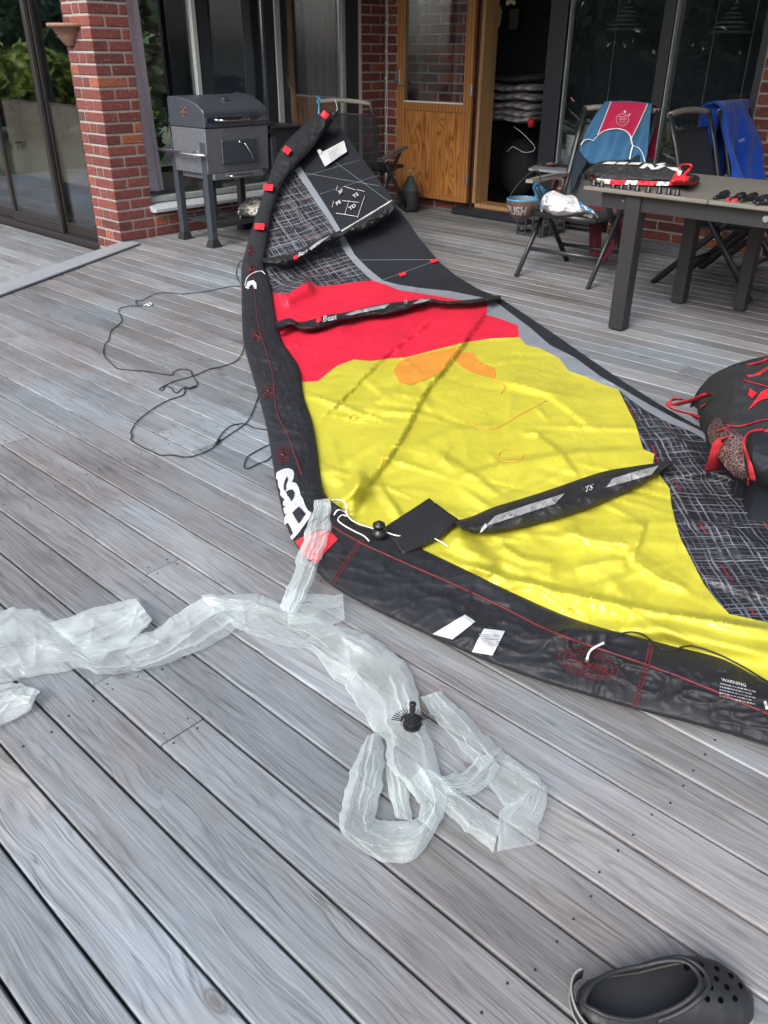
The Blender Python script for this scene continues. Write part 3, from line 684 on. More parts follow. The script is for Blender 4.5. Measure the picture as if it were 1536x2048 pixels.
def sheet(poly, step):                        # triangulated patch: outline resampled, filled with a jittered grid
    poly = np.asarray(poly, float); out = []
    for i in range(len(poly)):
        a_, b_ = poly[i], poly[(i + 1) % len(poly)]; n = max(1, int(np.linalg.norm(b_ - a_) / step))
        for k in range(n): out.append(a_ + (b_ - a_) * k / n)
    out = np.array(out); lo, hi = poly.min(0), poly.max(0)
    gx, gy = np.meshgrid(np.arange(lo[0], hi[0], step), np.arange(lo[1], hi[1], step)); G_ = np.stack([gx.ravel(), gy.ravel()], 1)
    G_ = G_ + rng.uniform(-.3, .3, G_.shape) * step; G_ = G_[inside(G_, poly)]
    sd_, _ = seg_dist(G_, np.vstack([poly, poly[:1]])); G_ = G_[np.abs(sd_) > step * .45]
    pts = np.vstack([out, G_]); n = len(out)
    v, e_, f, *_ = delaunay_2d_cdt([Vector(p) for p in pts], [(i, (i + 1) % n) for i in range(n)], [], 1, 1e-5)
    return np.array([tuple(q) for q in v]), f
def patch(name, poly, mat, step=6, zf=zk, off=0.0, parent=kite, smooth=True, label=None, uv=None):
    v, f = sheet(poly, step); zz_ = zf(v) + off; o = mk(name, atn(v, zz_), f, M[mat], parent, smooth)
    if label: o['label'] = label
    if uv is not None:
        W_ = atn(v, zz_ * uv); lay = o.data.uv_layers.new(name='UVMap'); ix = np.array([l.vertex_index for l in o.data.loops]); lay.data.foreach_set('uv', W_[ix, :2].astype(np.float32).ravel())
    return o
GI1 = [(589, 340), (612, 374), (635, 409), (655, 437), (671, 462), (683, 487), (693, 509), (718, 537), (746, 561)]
GO1 = [(600, 332), (626, 372), (650, 409), (667, 436), (682, 462), (697, 487), (709, 509), (736, 537), (766, 561)]
GI2 = [(769, 568), (798, 580), (857, 589), (915, 599), (975, 605), (973, 630), (1000, 637), (1036, 651), (1038, 674)]
GI3 = [(1053, 690), (1081, 697), (1118, 716), (1137, 741), (1170, 753), (1202, 767), (1237, 779)]
GI4 = [(1262, 800), (1290, 820), (1335, 845), (1380, 862), (1420, 884), (1500, 930)]
GO2 = [(800, 570), (850, 577), (900, 582), (940, 590), (985, 599), (1005, 614), (1060, 655), (1100, 690), (1150, 715), (1200, 752), (1240, 775), (1300, 810), (1350, 837), (1425, 872), (1500, 915)]
TEO = [(672, 240), (690, 268), (720, 310), (750, 350), (782, 392), (800, 420), (840, 478), (880, 525), (910, 550), (955, 577), (1000, 596), (1040, 622), (1100, 662), (1180, 718), (1250, 765), (1330, 815), (1395, 852), (1500, 908)]
LEC = [(650, 238), (622, 280), (580, 330), (550, 392), (530, 446), (515, 492), (510, 532), (520, 572), (528, 632)]
RT = [(540, 586), (575, 588), (600, 572), (617, 562), (634, 572), (660, 571), (703, 565)]
RB = [(607, 764), (636, 762), (673, 732), (707, 719), (740, 722), (769, 718), (815, 714), (857, 703), (927, 685), (982, 677)]
YP2 = [(1237, 779), (1255, 816), (1271, 847), (1286, 898), (1309, 908), (1306, 926), (1319, 949), (1339, 977), (1343, 1011), (1350, 1040), (1361, 1077), (1384, 1122), (1407, 1167), (1435, 1204), (1459, 1228)]
LEI2 = [(545, 640), (558, 690), (590, 745)]
LEI3 = [(600, 800), (612, 850), (625, 900), (632, 950), (645, 1000), (690, 1040), (720, 1070), (800, 1110), (900, 1165), (1020, 1230), (1160, 1280), (1330, 1330), (1440, 1360), (1600, 1425)]
patch('trailing_panel', LEC[:3] + GO1 + GO2[:-1] + TEO[::-1][1:], 'nylon_black', 5, label='black cloth panel along the trailing edge')
patch('trim_strip', GI1 + GI2 + GI3 + GI4 + GO2[::-1] + GO1[::-1], 'nylon_grey', 4, label='pale grey strip of cloth')
patch('plaid_panel', LEC[2:8] + RT + GI1[::-1], 'plaid_far', 4, label='black cloth panel with a white line plaid, far end')
patch('red_panel', RT + [(746, 561)] + GI2 + RB[::-1] + [(590, 745), (558, 690), (545, 640), (528, 600)], 'nylon_red', 5, label='bright red cloth panel')
patch('yellow_panel', RB + [(1038, 674)] + GI3 + YP2[1:] + [(1540, 1246), (1620, 1266), (1640, 1440)] + LEI3[::-1] + [(592, 750)], 'nylon_yellow', 4.5, label='crinkled yellow cloth panel')
patch('plaid_panel', YP2 + [(1540, 1262), (1640, 1285), (1720, 1150), (1720, 1000), (1600, 930)] + GI4[::-1], 'plaid', 6, off=-.004, label='black cloth panel with a white line plaid, near end', uv=.35)
# orange figure showing through the yellow cloth
patch('orange_patch', [(787, 740), (800, 722), (830, 712), (875, 702), (925, 692), (918, 706), (900, 725), (880, 745), (850, 760), (820, 770), (798, 764)], 'nylon_orange', 5, off=.003)
patch('orange_patch', [(905, 716), (925, 704), (948, 706), (957, 722), (990, 736), (992, 756), (960, 750), (930, 738)], 'nylon_orange', 5, off=.003)

class Ribbon:                                # a flattened cloth tube between two edge lines
    def __init__(s, pairs, h, n=120, zoff=0.0, base=None, wr=1.0, pw=.55, seed=0):
        A = spline([(*p[0], 0) for p in pairs], 8); B = spline([(*p[1], 0) for p in pairs], 8)
        A = np.array([q[:2] for q in A]); B = np.array([q[:2] for q in B]); C_ = (A + B) / 2
        d = np.r_[0, np.cumsum(np.linalg.norm(np.diff(C_, axis=0), axis=1))]; t = np.linspace(0, d[-1], n)
        s.L = np.stack([np.interp(t, d, A[:, k]) for k in (0, 1)], 1); s.R = np.stack([np.interp(t, d, B[:, k]) for k in (0, 1)], 1)
        s.C = (s.L + s.R) / 2; s.n = n; s.len = d[-1]
        if wr > 1.2: k_ = np.arange(n) * s.len / n; s.L = s.L + np.stack([fbm(k_ * .05, 0 * k_ + 1.5, 2, seed + 80) - .5, fbm(k_ * .05, 0 * k_ + 4.5, 2, seed + 81) - .5], 1) * 9; s.R = s.R + np.stack([fbm(k_ * .05, 0 * k_ + 7.5, 2, seed + 82) - .5, fbm(k_ * .05, 0 * k_ + 9.5, 2, seed + 83) - .5], 1) * 9
        s.h, s.zoff, s.base, s.wr, s.pw, s.seed = h, zoff, base or (lambda P: zk(P, 0)), wr, pw, seed
    def zw(s, P, w_, al):
        zb = s.base(P) + s.zoff; q = np.clip(w_, 0, 1); Wd = atn(P, zb); x, y = Wd[:, 0], Wd[:, 1]; sd_ = s.seed
        prof = np.sin(np.pi * q) ** s.pw
        hh = s.h if not callable(s.h) else s.h(al)
        x2, y2 = x + .1 * fbm(x * 5, y * 5, 2, 31 + sd_), y + .1 * fbm(x * 5, y * 5, 2, 37 + sd_)
        cr = .50 * (fbm(x * 5, y * 5, 2, 21 + sd_) - .5) + .44 * rid(x2 * 8 + y2 * 3, y2 * 8, 23 + sd_) ** 3 - .12 + .40 * rid(x2 * 15, y2 * 15 - x2 * 7, 29 + sd_) ** 5 + .22 * rid(x2 * 34 + y2 * 9, y2 * 34, 27 + sd_) ** 4
        if s.wr > 1.2:                           # thin film: long meandering creases
            u_ = al * s.len / 60.0; tot = .25 * (fbm(u_ * .9, q * 2.5, 2, 40 + sd_) - .5)
            for k in range(11):
                wk = (k * .381 + .13 * sd_) % 1.0 + .34 * (fbm(u_ * .55 + k * 7.3, 0 * u_ + k, 2, 60 + sd_) - .5) + (.10 * np.sin(u_ * .8 + k) if k % 3 == 0 else 0); am = np.clip(fbm(u_ * .8 + k * 3.1, 0 * u_ + 5.5 * k, 1, 70 + sd_) * 2.6 - .85, 0, 1) * (.75 if k % 2 else .5)
                tot = tot + am * np.exp(-np.abs(q - wk) * 20) * (1 if k % 4 else -.7)
            for k in range(5):
                uc = (k + .5 + .3 * math.sin(k * 4.1 + sd_)) * al.max() * s.len / 300.0; tot = tot + .35 * np.exp(-np.abs(u_ - uc - (q - .5) * (1.6 * math.sin(k * 2.3 + sd_))) * 6) * np.clip(1 - np.abs(q - .5 - .2 * math.sin(k + sd_)) * 2.2, 0, 1)
            return zb + np.maximum(hh * (.62 * prof + tot * np.clip(prof * 1.4, 0, 1) * .62), .0035 * np.clip(prof * 3, 0, 1) + .0015)
        return zb + hh * prof * (1 + s.wr * cr * (np.clip((al - .10) * 6, .5, 1) if s.n > 400 else 1))
    def z(s, P):
        P = np.asarray(P, float); d2 = ((P[:, None, :] - s.C[None]) ** 2).sum(2); i = d2.argmin(1)
        dv = s.R[i] - s.L[i]; w_ = ((P - s.L[i]) * dv).sum(1) / (dv * dv).sum(1)
        return s.zw(P, w_, i / (s.n - 1))
    def mesh(s, name, mat, parent=None, nw=22, label=None, floor=False):
        w_ = np.linspace(0, 1, nw); P = (s.L[:, None] * (1 - w_)[None, :, None] + s.R[:, None] * w_[None, :, None])
        Pf = P.reshape(-1, 2); W_ = np.tile(w_, s.n); al = np.repeat(np.linspace(0, 1, s.n), nw)
        V = atn(Pf, s.zw(Pf, W_, al))
        F = [(i * nw + j, i * nw + j + 1, (i + 1) * nw + j + 1, (i + 1) * nw + j) for i in range(s.n - 1) for j in range(nw - 1)]
        if floor:                                # the lower layer of the tube
            V2 = atn(Pf, s.base(Pf) + s.zoff); off = len(V)
            V = np.vstack([V, V2]); F += [tuple(off + k for k in q[::-1]) for q in F]
        o = mk(name, V, F, M[mat] if isinstance(mat, str) else mat, parent, True)
        if label: o['label'] = label
        return o
LEP = [((632, 226), (668, 240)), ((598, 258), (640, 277)), ((563, 295), (610, 314)), ((546, 332), (580, 346)), ((533, 369), (561, 378)), ((520, 407), (546, 420)), ((507, 446), (537, 462)), ((494, 490), (531, 505)), ((483, 535), (528, 532)), ((483, 575), (541, 572)), ((484, 640), (550, 628)), ((488, 690), (563, 680)), ((503, 745), (598, 735)), ((519, 800), (607, 790)), ((532, 850), (625, 845)), ((542, 905), (634, 895)), ((552, 965), (641, 950)), ((567, 1030), (653, 992)), ((585, 1078), (690, 1022)), ((624, 1130), (716, 1050)), ((665, 1172), (764, 1058)), ((740, 1215), (838, 1095)), ((860, 1272), (932, 1140)), ((980, 1325), (1040, 1192)), ((1100, 1368), (1160, 1242)), ((1270, 1418), (1330, 1288)), ((1400, 1452), (1440, 1316)), ((1536, 1492), (1545, 1368)), ((1720, 1560), (1720, 1440))]
LE = Ribbon(LEP, lambda a_: .011 + .015 * np.clip((a_ - .16) * 8, 0, 1) + .024 * np.clip((a_ - .5) * 4, 0, 1), 560, .012, None, .62, .34)
LE.mesh('leading_edge', 'tube_black', kite, 40, 'wrinkled black fabric tube of the leading edge')
def decal(name, poly, mat, zf, off=.004, step=5, parent=kite): return patch(name, poly, mat, step, zf, off, parent)
def cord(name, pts, r, mat, zf=None, off=.003, parent=kite, n=6, sub=6, flat=None):
    P = np.array([q[:2] for q in spline([(*p, 0) for p in pts], sub)]); z = (zf(P) if zf else np.full(len(P), r)) + off
    return MB().tube([tuple(q) for q in atn(P, z)], r, n, flat=flat).build(name, M[mat], parent, True)
def lettering(name, s, O, U, V, mat, zf, off=.0045, parent=kite, shear=0.0, bold=False):
    v, f = text_geo(s, shear); P = np.array(O)[None] + v[:, :1] * np.array(U)[None] + v[:, 1:2] * np.array(V)[None]
    return mk(name, atn(P, zf(P) + off), f, M[mat], parent)
def fine_print(name, O, U, V, length, h, mat, zf, off, seed):     # print too small to read: a row of word-long marks
    r = random.Random(seed); mb = MB(); x = 0.0; O, U, V = np.array(O), np.array(U), np.array(V)
    while x < length:
        l_ = min(r.uniform(2.5, 8), length - x + .5); P = np.array([O + U * x, O + U * (x + l_), O + U * (x + l_) + V * h, O + U * x + V * h]); mb.add(list(atn(P, zf(P) + off)), [(0, 1, 2, 3)]); x += l_ + 1.6
    return tag(mb.build(name, M[mat], kite), kind='stuff')
z24 = lambda pts: [(440 + x / 2.4, 520 + y / 2.4) for x, y in pts]
ST1 = Ribbon([((522, 517), (532, 531)), ((575, 509), (580, 531)), ((592, 503), (601, 520)), ((618, 489), (626, 505)), ((650, 472), (657, 488)), ((682, 460), (692, 471)), ((712, 444), (728, 463)), ((748, 421), (762, 446)), ((785, 399), (793, 411))], .030, 110, .016, None, .8)
ST1.mesh('strut', 'strut_black', kite, 12, 'black strut tube across the far plaid panel')
u2 = z24([(265, 300), (330, 278), (380, 298), (450, 283), (520, 263), (600, 252), (700, 228), (800, 208), (900, 197), (1000, 183), (1080, 197), (1200, 190), (1300, 176), (1347, 168)])
l2 = z24([(280, 348), (340, 322), (410, 340), (500, 328), (560, 303), (620, 288), (700, 272), (800, 264), (900, 240), (1000, 208), (1080, 214), (1200, 213), (1310, 196), (1350, 190)])
ST2 = Ribbon(list(zip(u2, l2)), .032, 130, .02, None, .8); ST2.mesh('strut', 'strut_black', kite, 12, 'black strut tube across the red panel')
ST3 = Ribbon([((905, 1042), (925, 1060)), ((940, 1034), (962, 1067)), ((985, 1015), (1010, 1062)), ((1040, 998), (1080, 1046)), ((1100, 979), (1140, 1030)), ((1200, 945), (1205, 1006)), ((1270, 932), (1280, 972)), ((1320, 925), (1322, 945)), ((1347, 921), (1347, 929))], .040, 140, .022, None, .7)
ST3.mesh('strut', 'strut_black', kite, 14, 'black strut tube across the yellow panel')
SLV = [(768, 1062), (814, 1032), (858, 1003), (886, 1024), (915, 1046), (884, 1074), (845, 1094), (806, 1113), (786, 1086)]
zsl = lambda P: zk(P, 0) + .020 + .012 * np.clip(1 - np.abs((P[:, 0] - 768) * .55 + (P[:, 1] - 1062) * .85 - 52) / 40, 0, 1)
o = patch('strut_sleeve', SLV, 'strut_black', 5, zsl, 0, kite, True, 'folded black sleeve at the root of the strut'); md = o.modifiers.new('solidify', 'SOLIDIFY'); md.thickness = .014; md.offset = -1
for d_ in (0, 9): cord('stitching', [(790 + d_, 1076 + d_), (832 + d_, 1048 + d_), (872 + d_, 1022 + d_)], .0012, 'stitch_red', zsl, .002)
for ln in ([(930, 842), (985, 858), (1040, 830), (1092, 802)], [(698, 838), (708, 828), (716, 836), (704, 842)], [(1000, 905), (1020, 900), (1046, 908), (1040, 920), (1012, 922), (998, 914), (1002, 904)], [(764, 928), (768, 918), (774, 922), (770, 932)], [(985, 760), (1010, 772), (1000, 790)]): cord('print_line', ln, .0017, 'nylon_orange', zk, .002)
# prints
zo = lambda x, y: (480 + x / 4.8, 900 + y / 4.8)
decal('emblem', [zo(*p) for p in [(345, 270), (350, 215), (395, 190), (430, 178), (470, 176), (505, 190), (520, 225), (514, 270), (498, 305), (540, 318), (566, 365), (580, 430), (600, 460), (622, 520), (650, 575), (688, 605), (660, 660), (610, 730), (560, 800), (500, 862), (478, 835), (512, 800), (480, 730), (462, 700), (440, 705), (428, 725), (424, 650), (440, 625), (470, 600), (430, 620), (415, 560), (440, 545), (412, 530), (414, 490), (432, 480), (385, 430), (388, 390), (368, 350), (362, 290)]], 'print_white', LE.z, .004, 4)
for h in ([(452, 248), (430, 290), (418, 340), (420, 385), (438, 380), (440, 330), (460, 285)], [(448, 398), (470, 382), (505, 378), (525, 405), (512, 450), (490, 492), (466, 445)], [(500, 602), (530, 570), (565, 542), (600, 575), (628, 612), (595, 660), (565, 705), (530, 655)], [(432, 375), (450, 400), (470, 450), (455, 440)]):
    decal('emblem_cutout', [zo(*p) for p in h], 'tube_black', LE.z, .007, 4)
decal('red_patch', [(590, 1083), (603, 1075), (640, 1060), (665, 1066), (676, 1078), (650, 1105), (632, 1128), (612, 1112)], 'patch_red', LE.z, .004, 4)
decal('print_bar', [(865, 1268), (905, 1279), (951, 1243), (930, 1229)], 'print_white', LE.z); decal('print_bar', [(944, 1304), (985, 1311), (1010, 1262), (968, 1257), (955, 1280)], 'print_white', LE.z)
for k in range(6):
    decal('print_line', [(958 + k * 1.5, 1268 + k * 4), (1000 - k * .5, 1270 + k * 4), (1000 - k * .5, 1271.6 + k * 4), (958 + k * 1.5, 1269.6 + k * 4)], 'print_grey', LE.z, .0055)
decal('print_mark', [(490, 575), (495, 563), (507, 560), (513, 567), (513, 578), (508, 577), (506, 570), (500, 570), (497, 578)], 'print_white', LE.z, .004, 3)
for x, y in ((648, 229), (572, 300), (537, 375), (520, 453)):
    decal('tab', [(x - 10, y - 7), (x + 9, y - 6), (x + 8, y + 7), (x - 11, y + 5)] if y > 340 else [(x - 8, y + 1), (x - 1, y - 9), (x + 11, y - 1), (x + 4, y + 10)], 'tab_red', lambda P: np.maximum(LE.z(P), zk(P, 0)), .008, 3)
for x, y in ((805, 548), (868, 521)): decal('tab', [(x - 8, y - 1), (x + 5, y - 4), (x + 8, y + 1), (x - 5, y + 5)], 'tab_red', zk, .006, 3)
decal('care_label', [(637, 308), (688, 281), (694, 303), (650, 333)], 'print_white', zk, .006, 4); decal('care_label_tab', [(634, 300), (640, 298), (645, 304), (638, 309)], 'print_white', zk, .0075, 3)
for k in range(5): fine_print('label_print', (655 + k * 1.5, 304.5 + k * 4.6), (.885, -.467), (.45, -.89), 24 - 3 * (k % 3), 2.0, 'nylon_grey', zk, .009, 7 + k)
# fine seams, diamond print on the black panel
for a_, b_ in (((604, 345), (760, 372)), ((610, 352), (720, 320)), ((640, 388), (760, 350)), ((668, 322), (812, 428)), ((702, 520), (868, 521 - 2)), ((765, 560), (875, 520))): cord('seam', [a_, ((a_[0] + b_[0]) / 2, (a_[1] + b_[1]) / 2), b_], .0013, 'nylon_grey', zk, .001)
zq_ = lambda x, y: (600 + x / 6.4, 180 + y / 6.4)
for a_, b_ in (((465, 1290), (480, 1225)), ((560, 1232), (715, 1280)), ((830, 1350), (735, 1635)), ((410, 1500), (430, 1420)), ((460, 1575), (735, 1620)), ((630, 1410), (575, 1590)), ((540, 1415), (760, 1440)), ((730, 1275), (830, 1300))): cord('print_line', [zq_(*a_), zq_(*b_)], .0022, 'print_white', zk, .003)
for s_, x, y, sc in (('3F', 500, 1335, 15), ('TS', 690, 1385, 15), ('PE', 470, 1480, 15), ('TD', 640, 1540, 15)):
    O = zq_(x, y); lettering('print', s_, O, (sc * .62, -sc * .42), (-sc * .30, -sc * .55), 'print_white', zk, .006)
cord('piping_white', [(684, 462), (735, 431), (784, 401)], .006, 'print_white', ST1.z, .004)
decal('print_bar', [(775, 432), (780, 418), (790, 408), (786, 420)], 'print_white', ST1.z); decal('print_bar', [(617, 497), (640, 480), (662, 470), (640, 487), (622, 500)], 'print_grey', ST1.z, .005, 3)
lettering('logo', 'Best', (596, 514), (10.5, -4.9), (2.0, -13), 'print_white', ST1.z, .006, bold=True); decal('logo_mark', [(587, 513), (595, 509), (597, 517), (589, 520)], 'tab_red', ST1.z, .006, 3)
lettering('logo', 'Best', (645, 644), (16.0, -3.2), (1.5, -17), 'print_white', ST2.z, .006); decal('logo_mark', [(632, 632), (642, 630), (643, 642), (633, 645)], 'tab_red', ST2.z, .006, 3)
decal('print_bar', [(690, 629), (715, 620), (780, 607), (770, 616), (720, 626), (700, 631)], 'print_grey', ST2.z, .006, 3); decal('print_bar', [(825, 608), (840, 598), (862, 598), (855, 602), (840, 606)], 'print_grey', ST2.z, .006, 3)
lettering('logo', 'TS', (807, 609), (7, -2.5), (1, -9), 'print_white', ST2.z, .006)
lettering('logo', 'TS', (1168, 985), (16, -6.0), (4.5, -17), 'print_white', ST3.z, .006)
def hatch(x0, y0, x1, y1, n, hx, hy, zf, w_=1.0):
    mb = MB()
    for k in range(n):
        t = k / (n - 1); a_ = np.array([x0 + (x1 - x0) * t, y0 + (y1 - y0) * t]); h_ = np.array([hx, hy]) * (1 - .12 * abs(t - .5))
        P = np.array([a_ + h_ * j / 4 for j in range(5)]); Q = P + np.array([w_ * 1.6, 0]); A = atn(P, zf(P) + .004); B = atn(Q, zf(Q) + .004)
        mb.add(list(A) + list(B), [(j, j + 5, j + 6, j + 1) for j in range(4)])
    return mb.build('print_stripes', M['print_white'], kite)
o = hatch(972, 1052, 1108, 1008, 38, 20, -22, ST3.z); tag(o, kind='stuff'); o = hatch(1212, 975, 1300, 950, 24, 16, -20, ST3.z); tag(o, kind='stuff')
decal('print_bar', [(958, 1068), (966, 1052), (972, 1046), (974, 1054), (966, 1062)], 'print_white', ST3.z, .005, 3)
# sewn seams and piping of the leading edge
cord('piping', [(664, 1052), (690, 1068), (730, 1090), (770, 1108), (830, 1135), (900, 1165), (1000, 1212), (1100, 1262), (1200, 1298), (1300, 1332), (1400, 1370), (1536, 1428), (1650, 1475)], .0034, 'stitch_red', LE.z, .002)
cord('piping', [(508, 550), (511, 600), (517, 650), (532, 700), (546, 750), (549, 790), (556, 830), (576, 870), (590, 910), (604, 950)], .0026, 'stitch_red', LE.z, .002)
def zig(pts, amp, n, name='stitching'):
    P = resample(np.array([q[:2] for q in spline([(*p, 0) for p in pts], 8)]), n); d = np.gradient(P, axis=0); nn = np.stack([-d[:, 1], d[:, 0]], 1); nn /= np.linalg.norm(nn, axis=1)[:, None] + 1e-9
    P = P + nn * amp * np.where(np.arange(n) % 2, 1, -1)[:, None]
    return MB().tube([tuple(q) for q in atn(P, LE.z(P) + .002)], .0011, 4).build(name, M['stitch_red'], kite)
ell = lambda cx, cy, a_, b_, rot: [(cx + a_ * math.cos(t) * math.cos(rot) - b_ * math.sin(t) * math.sin(rot), cy + a_ * math.cos(t) * math.sin(rot) + b_ * math.sin(t) * math.cos(rot)) for t in np.linspace(0, 6.283, 25)]
for s_ in (1, .82, .62): zig(ell(1177, 1328, 62 * s_, 27 * s_, .28), 1.6, int(120 * s_))
for k in range(5): zig([(1140 + k * 5, 1312 + k * 5), (1205 + k * 4, 1334 + k * 4)], .8, 30)
for a_ in (0, 7): zig([(1300 + a_, 1285), (1290 + a_, 1330), (1275 + a_, 1380), (1266 + a_, 1415)], 2, 70)
for a_ in (0, 7): zig([(720 + a_, 1080), (695 + a_, 1115), (672 + a_, 1150), (662 + a_, 1170)], 2, 50)
for (cx, cy) in ((566, 910), (537, 782), (514, 672), (501, 502), (502, 540)):
    for s_ in (1, .7, .42): zig(ell(cx, cy, 12 * s_ * (cy / 910), 19 * s_ * (cy / 910), .1), 1.0, 60)
    q = atn(np.array([[cx, cy]]), LE.z(np.array([[cx, cy]])) + .004)[0]; MB().lathe([(.002, -.012), (.012, -.004), (.010, .006), (.004, .009)], tuple(q), 10).build('line_grommet', M['plastic_black'], kite, True)
q = atn(np.array([[1174, 1322]]), LE.z(np.array([[1174, 1322]])) + .003)[0]; MB().lathe([(.003, -.012), (.013, -.004), (.011, .008), (.004, .012)], tuple(q), 10).build('line_grommet', M['plastic_black'], kite, True)
cord('bridle_line', [(1174, 1318), (1182, 1300), (1207, 1286)], .0035, 'cord_white', LE.z, .02)
cord('bridle_line', [(1207, 1286), (1230, 1272), (1262, 1264), (1290, 1272), (1320, 1296), (1345, 1300), (1380, 1292), (1430, 1306), (1480, 1330), (1540, 1366), (1620, 1410)], .0026, 'cord_black', lambda P: np.maximum(LE.z(P), zk(P)), .012)
lettering('warning_print', 'WARNING', (1443, 1362), (10.2, 2.4), (-1.0, -9), 'print_white', LE.z, .0045)
for k in range(5): fine_print('warning_print', (1440 - k * .4, 1368 + k * 6.2), (.973, .231), (-.06, -1.0), 74 - 7 * (k % 2), 2.6, 'print_grey', LE.z, .0045, 30 + k)
cord('bridle_line', [(1530, 1404), (1534, 1416)], .004, 'cord_white', LE.z, .004)
# inflation valve and loose white cord by the bend
q = at(758, 1062, .07); m = MB(); m.lathe([(.022, -.03), (.024, 0), (.015, .004), (.015, .014), (.020, .016), (.020, .026), (.010, .028), (.009, .034)], q, 14); m.build('inflation_valve', M['plastic_black'], kite, True)
zmax = lambda P: np.maximum(LE.z(P), zk(P, 0)) + .006
cord('tie_cord', [(668, 1030), (676, 1020), (690, 1024), (694, 1032), (684, 1030), (676, 1040), (690, 1052), (712, 1064), (728, 1072), (738, 1082)], .0026, 'cord_white', zmax, .01)
cord('tie_cord', [(664, 1000), (682, 1000), (692, 1010), (694, 1028), (706, 1042), (730, 1052), (765, 1062), (800, 1072), (830, 1064), (865, 1075), (895, 1092)], .0024, 'cord_white', zmax, .016)
# bridle lines lying on the boards
BL = [[(489, 573), (470, 572), (440, 577), (412, 583), (385, 586), (362, 588), (335, 585), (310, 588), (283, 601), (272, 600), (275, 610), (288, 611)],
      [(288, 611), (262, 612), (243, 615), (237, 623), (244, 640), (234, 652), (222, 662), (217, 680), (209, 690), (208, 710), (224, 728), (240, 738), (290, 742), (340, 750), (347, 744), (362, 738), (380, 741), (385, 752), (394, 765), (390, 774), (370, 775)],
      [(490, 684), (484, 706), (472, 722), (448, 732), (420, 738), (394, 749), (380, 754), (350, 762), (328, 772), (319, 778), (326, 780), (330, 772), (342, 776), (352, 786), (363, 778), (370, 775)],
      [(370, 775), (366, 790), (338, 800), (315, 812), (294, 826), (275, 842), (262, 862), (264, 872), (262, 880), (280, 892), (302, 902), (320, 910), (345, 910), (375, 914), (400, 908), (425, 896), (436, 884)],
      [(520, 784), (514, 800), (504, 826), (492, 846), (470, 862), (436, 884), (440, 872), (455, 856), (470, 849), (492, 848), (510, 856), (540, 860)],
      [(552, 880), (540, 888), (515, 901), (495, 914), (488, 932), (496, 937), (515, 928), (535, 920), (546, 908)],
      [(512, 672), (505, 682), (490, 684)], [(537, 782), (528, 782), (520, 784)], [(500, 520), (482, 522), (474, 535), (473, 552), (480, 566), (489, 573)]]
for k, b in enumerate(BL): cord('bridle_line', b, .0024, 'cord_black', None if k < 6 else (lambda P: np.maximum(.0 * P[:, 0], np.where(P[:, 0] > 488, LE.z(P), .004))), .003)
cord('bridle_line', [(370, 774), (380, 776), (392, 772)], .0045, 'cord_black'); cord('bridle_line', [(432, 887), (440, 880)], .006, 'cord_black')
cord('pigtail_loop', [(288, 611), (294, 608), (301, 606), (303, 609), (298, 611), (293, 609)], .004, 'cord_white')
cord('bridle_line', [(490, 570), (494, 556), (506, 546), (522, 542), (530, 548)], .0028, 'cord_white', LE.z, .012)
# ------------------------------------------------------------------ the bladder pulled out of the leading edge
blad = thing('bladder', 'long translucent white plastic bladder lying crumpled across the deck boards', 'bladder', tuple(at(640, 1400)))
grd = lambda P: np.full(len(P), .004)
zo_ = lambda x, y: (640 + x / 3.072, 1330 + y / 3.072)
def tube_(pairs, h, zoff, seed, n=90, nw=20, base=None): return Ribbon(pairs, h * .85, int(n * 1.5), zoff, base or grd, 2.2, .42, seed).mesh('tube', 'bladder_film', blad, 44, None, True)
tube_([((-60, 1224), (-60, 1376)), ((40, 1216), (50, 1357)), ((85, 1226), (115, 1345)), ((130, 1256), (160, 1338)), ((175, 1280), (215, 1350)), ((290, 1264), (290, 1338)), ((345, 1232), (400, 1302)), ((410, 1191), (497, 1246))], .045, .004, 1, 150)
tube_([((95, 1246), (180, 1318)), ((190, 1216), (250, 1292)), ((272, 1196), (306, 1240))], .030, .022, 2, 60)
tube_([((400, 1190), (425, 1226)), ((455, 1188), (462, 1246)), ((510, 1187), (500, 1268)), ((562, 1204), (560, 1290)), ((640, 1240), (622, 1298)), ((700, 1256), (655, 1345)), ((765, 1290), (692, 1378)), ((815, 1332), (722, 1422)), ((840, 1400), (745, 1462)), ((850, 1450), (768, 1480)), ((872, 1512), (780, 1535)), ((884, 1550), (806, 1568)), ((895, 1592), (828, 1594)), ((888, 1632), (842, 1616)), ((866, 1664), (836, 1638))], .050, .014, 3, 230, 24)
tube_([((631, 998), (662, 996)), ((616, 1050), (664, 1030)), ((600, 1100), (652, 1088)), ((585, 1150), (632, 1147)), ((570, 1190), (616, 1186)), ((560, 1218), (592, 1228))], .028, .030, 4, 90, 16, lambda P: np.where(P[:, 1] < 1120, np.maximum(LE.z(P) - .02, .004), .004))
tube_([((574, 1188), (576, 1246)), ((640, 1186), (642, 1250)), ((686, 1188), (690, 1242))], .025, .02, 5, 50)
zz = lambda L: [(zo_(*a_), zo_(*b_)) for a_, b_ in L]
tube_(zz([((290, 428), (385, 405)), ((245, 530), (392, 500)), ((190, 660), (392, 600)), ((150, 790), (378, 760)), ((122, 900), (345, 880)), ((125, 1000), (330, 935)), ((180, 1085), (360, 945)), ((290, 1160), (440, 955)), ((420, 1215), (530, 950)), ((540, 1212), (600, 935)), ((640, 1130), (640, 900)), ((735, 960), (690, 850))]), .045, .006, 6, 170, 20)
tube_(zz([((405, 590), (520, 690)), ((430, 800), (545, 800)), ((465, 930), (560, 960))]), .02, .004, 7, 60)
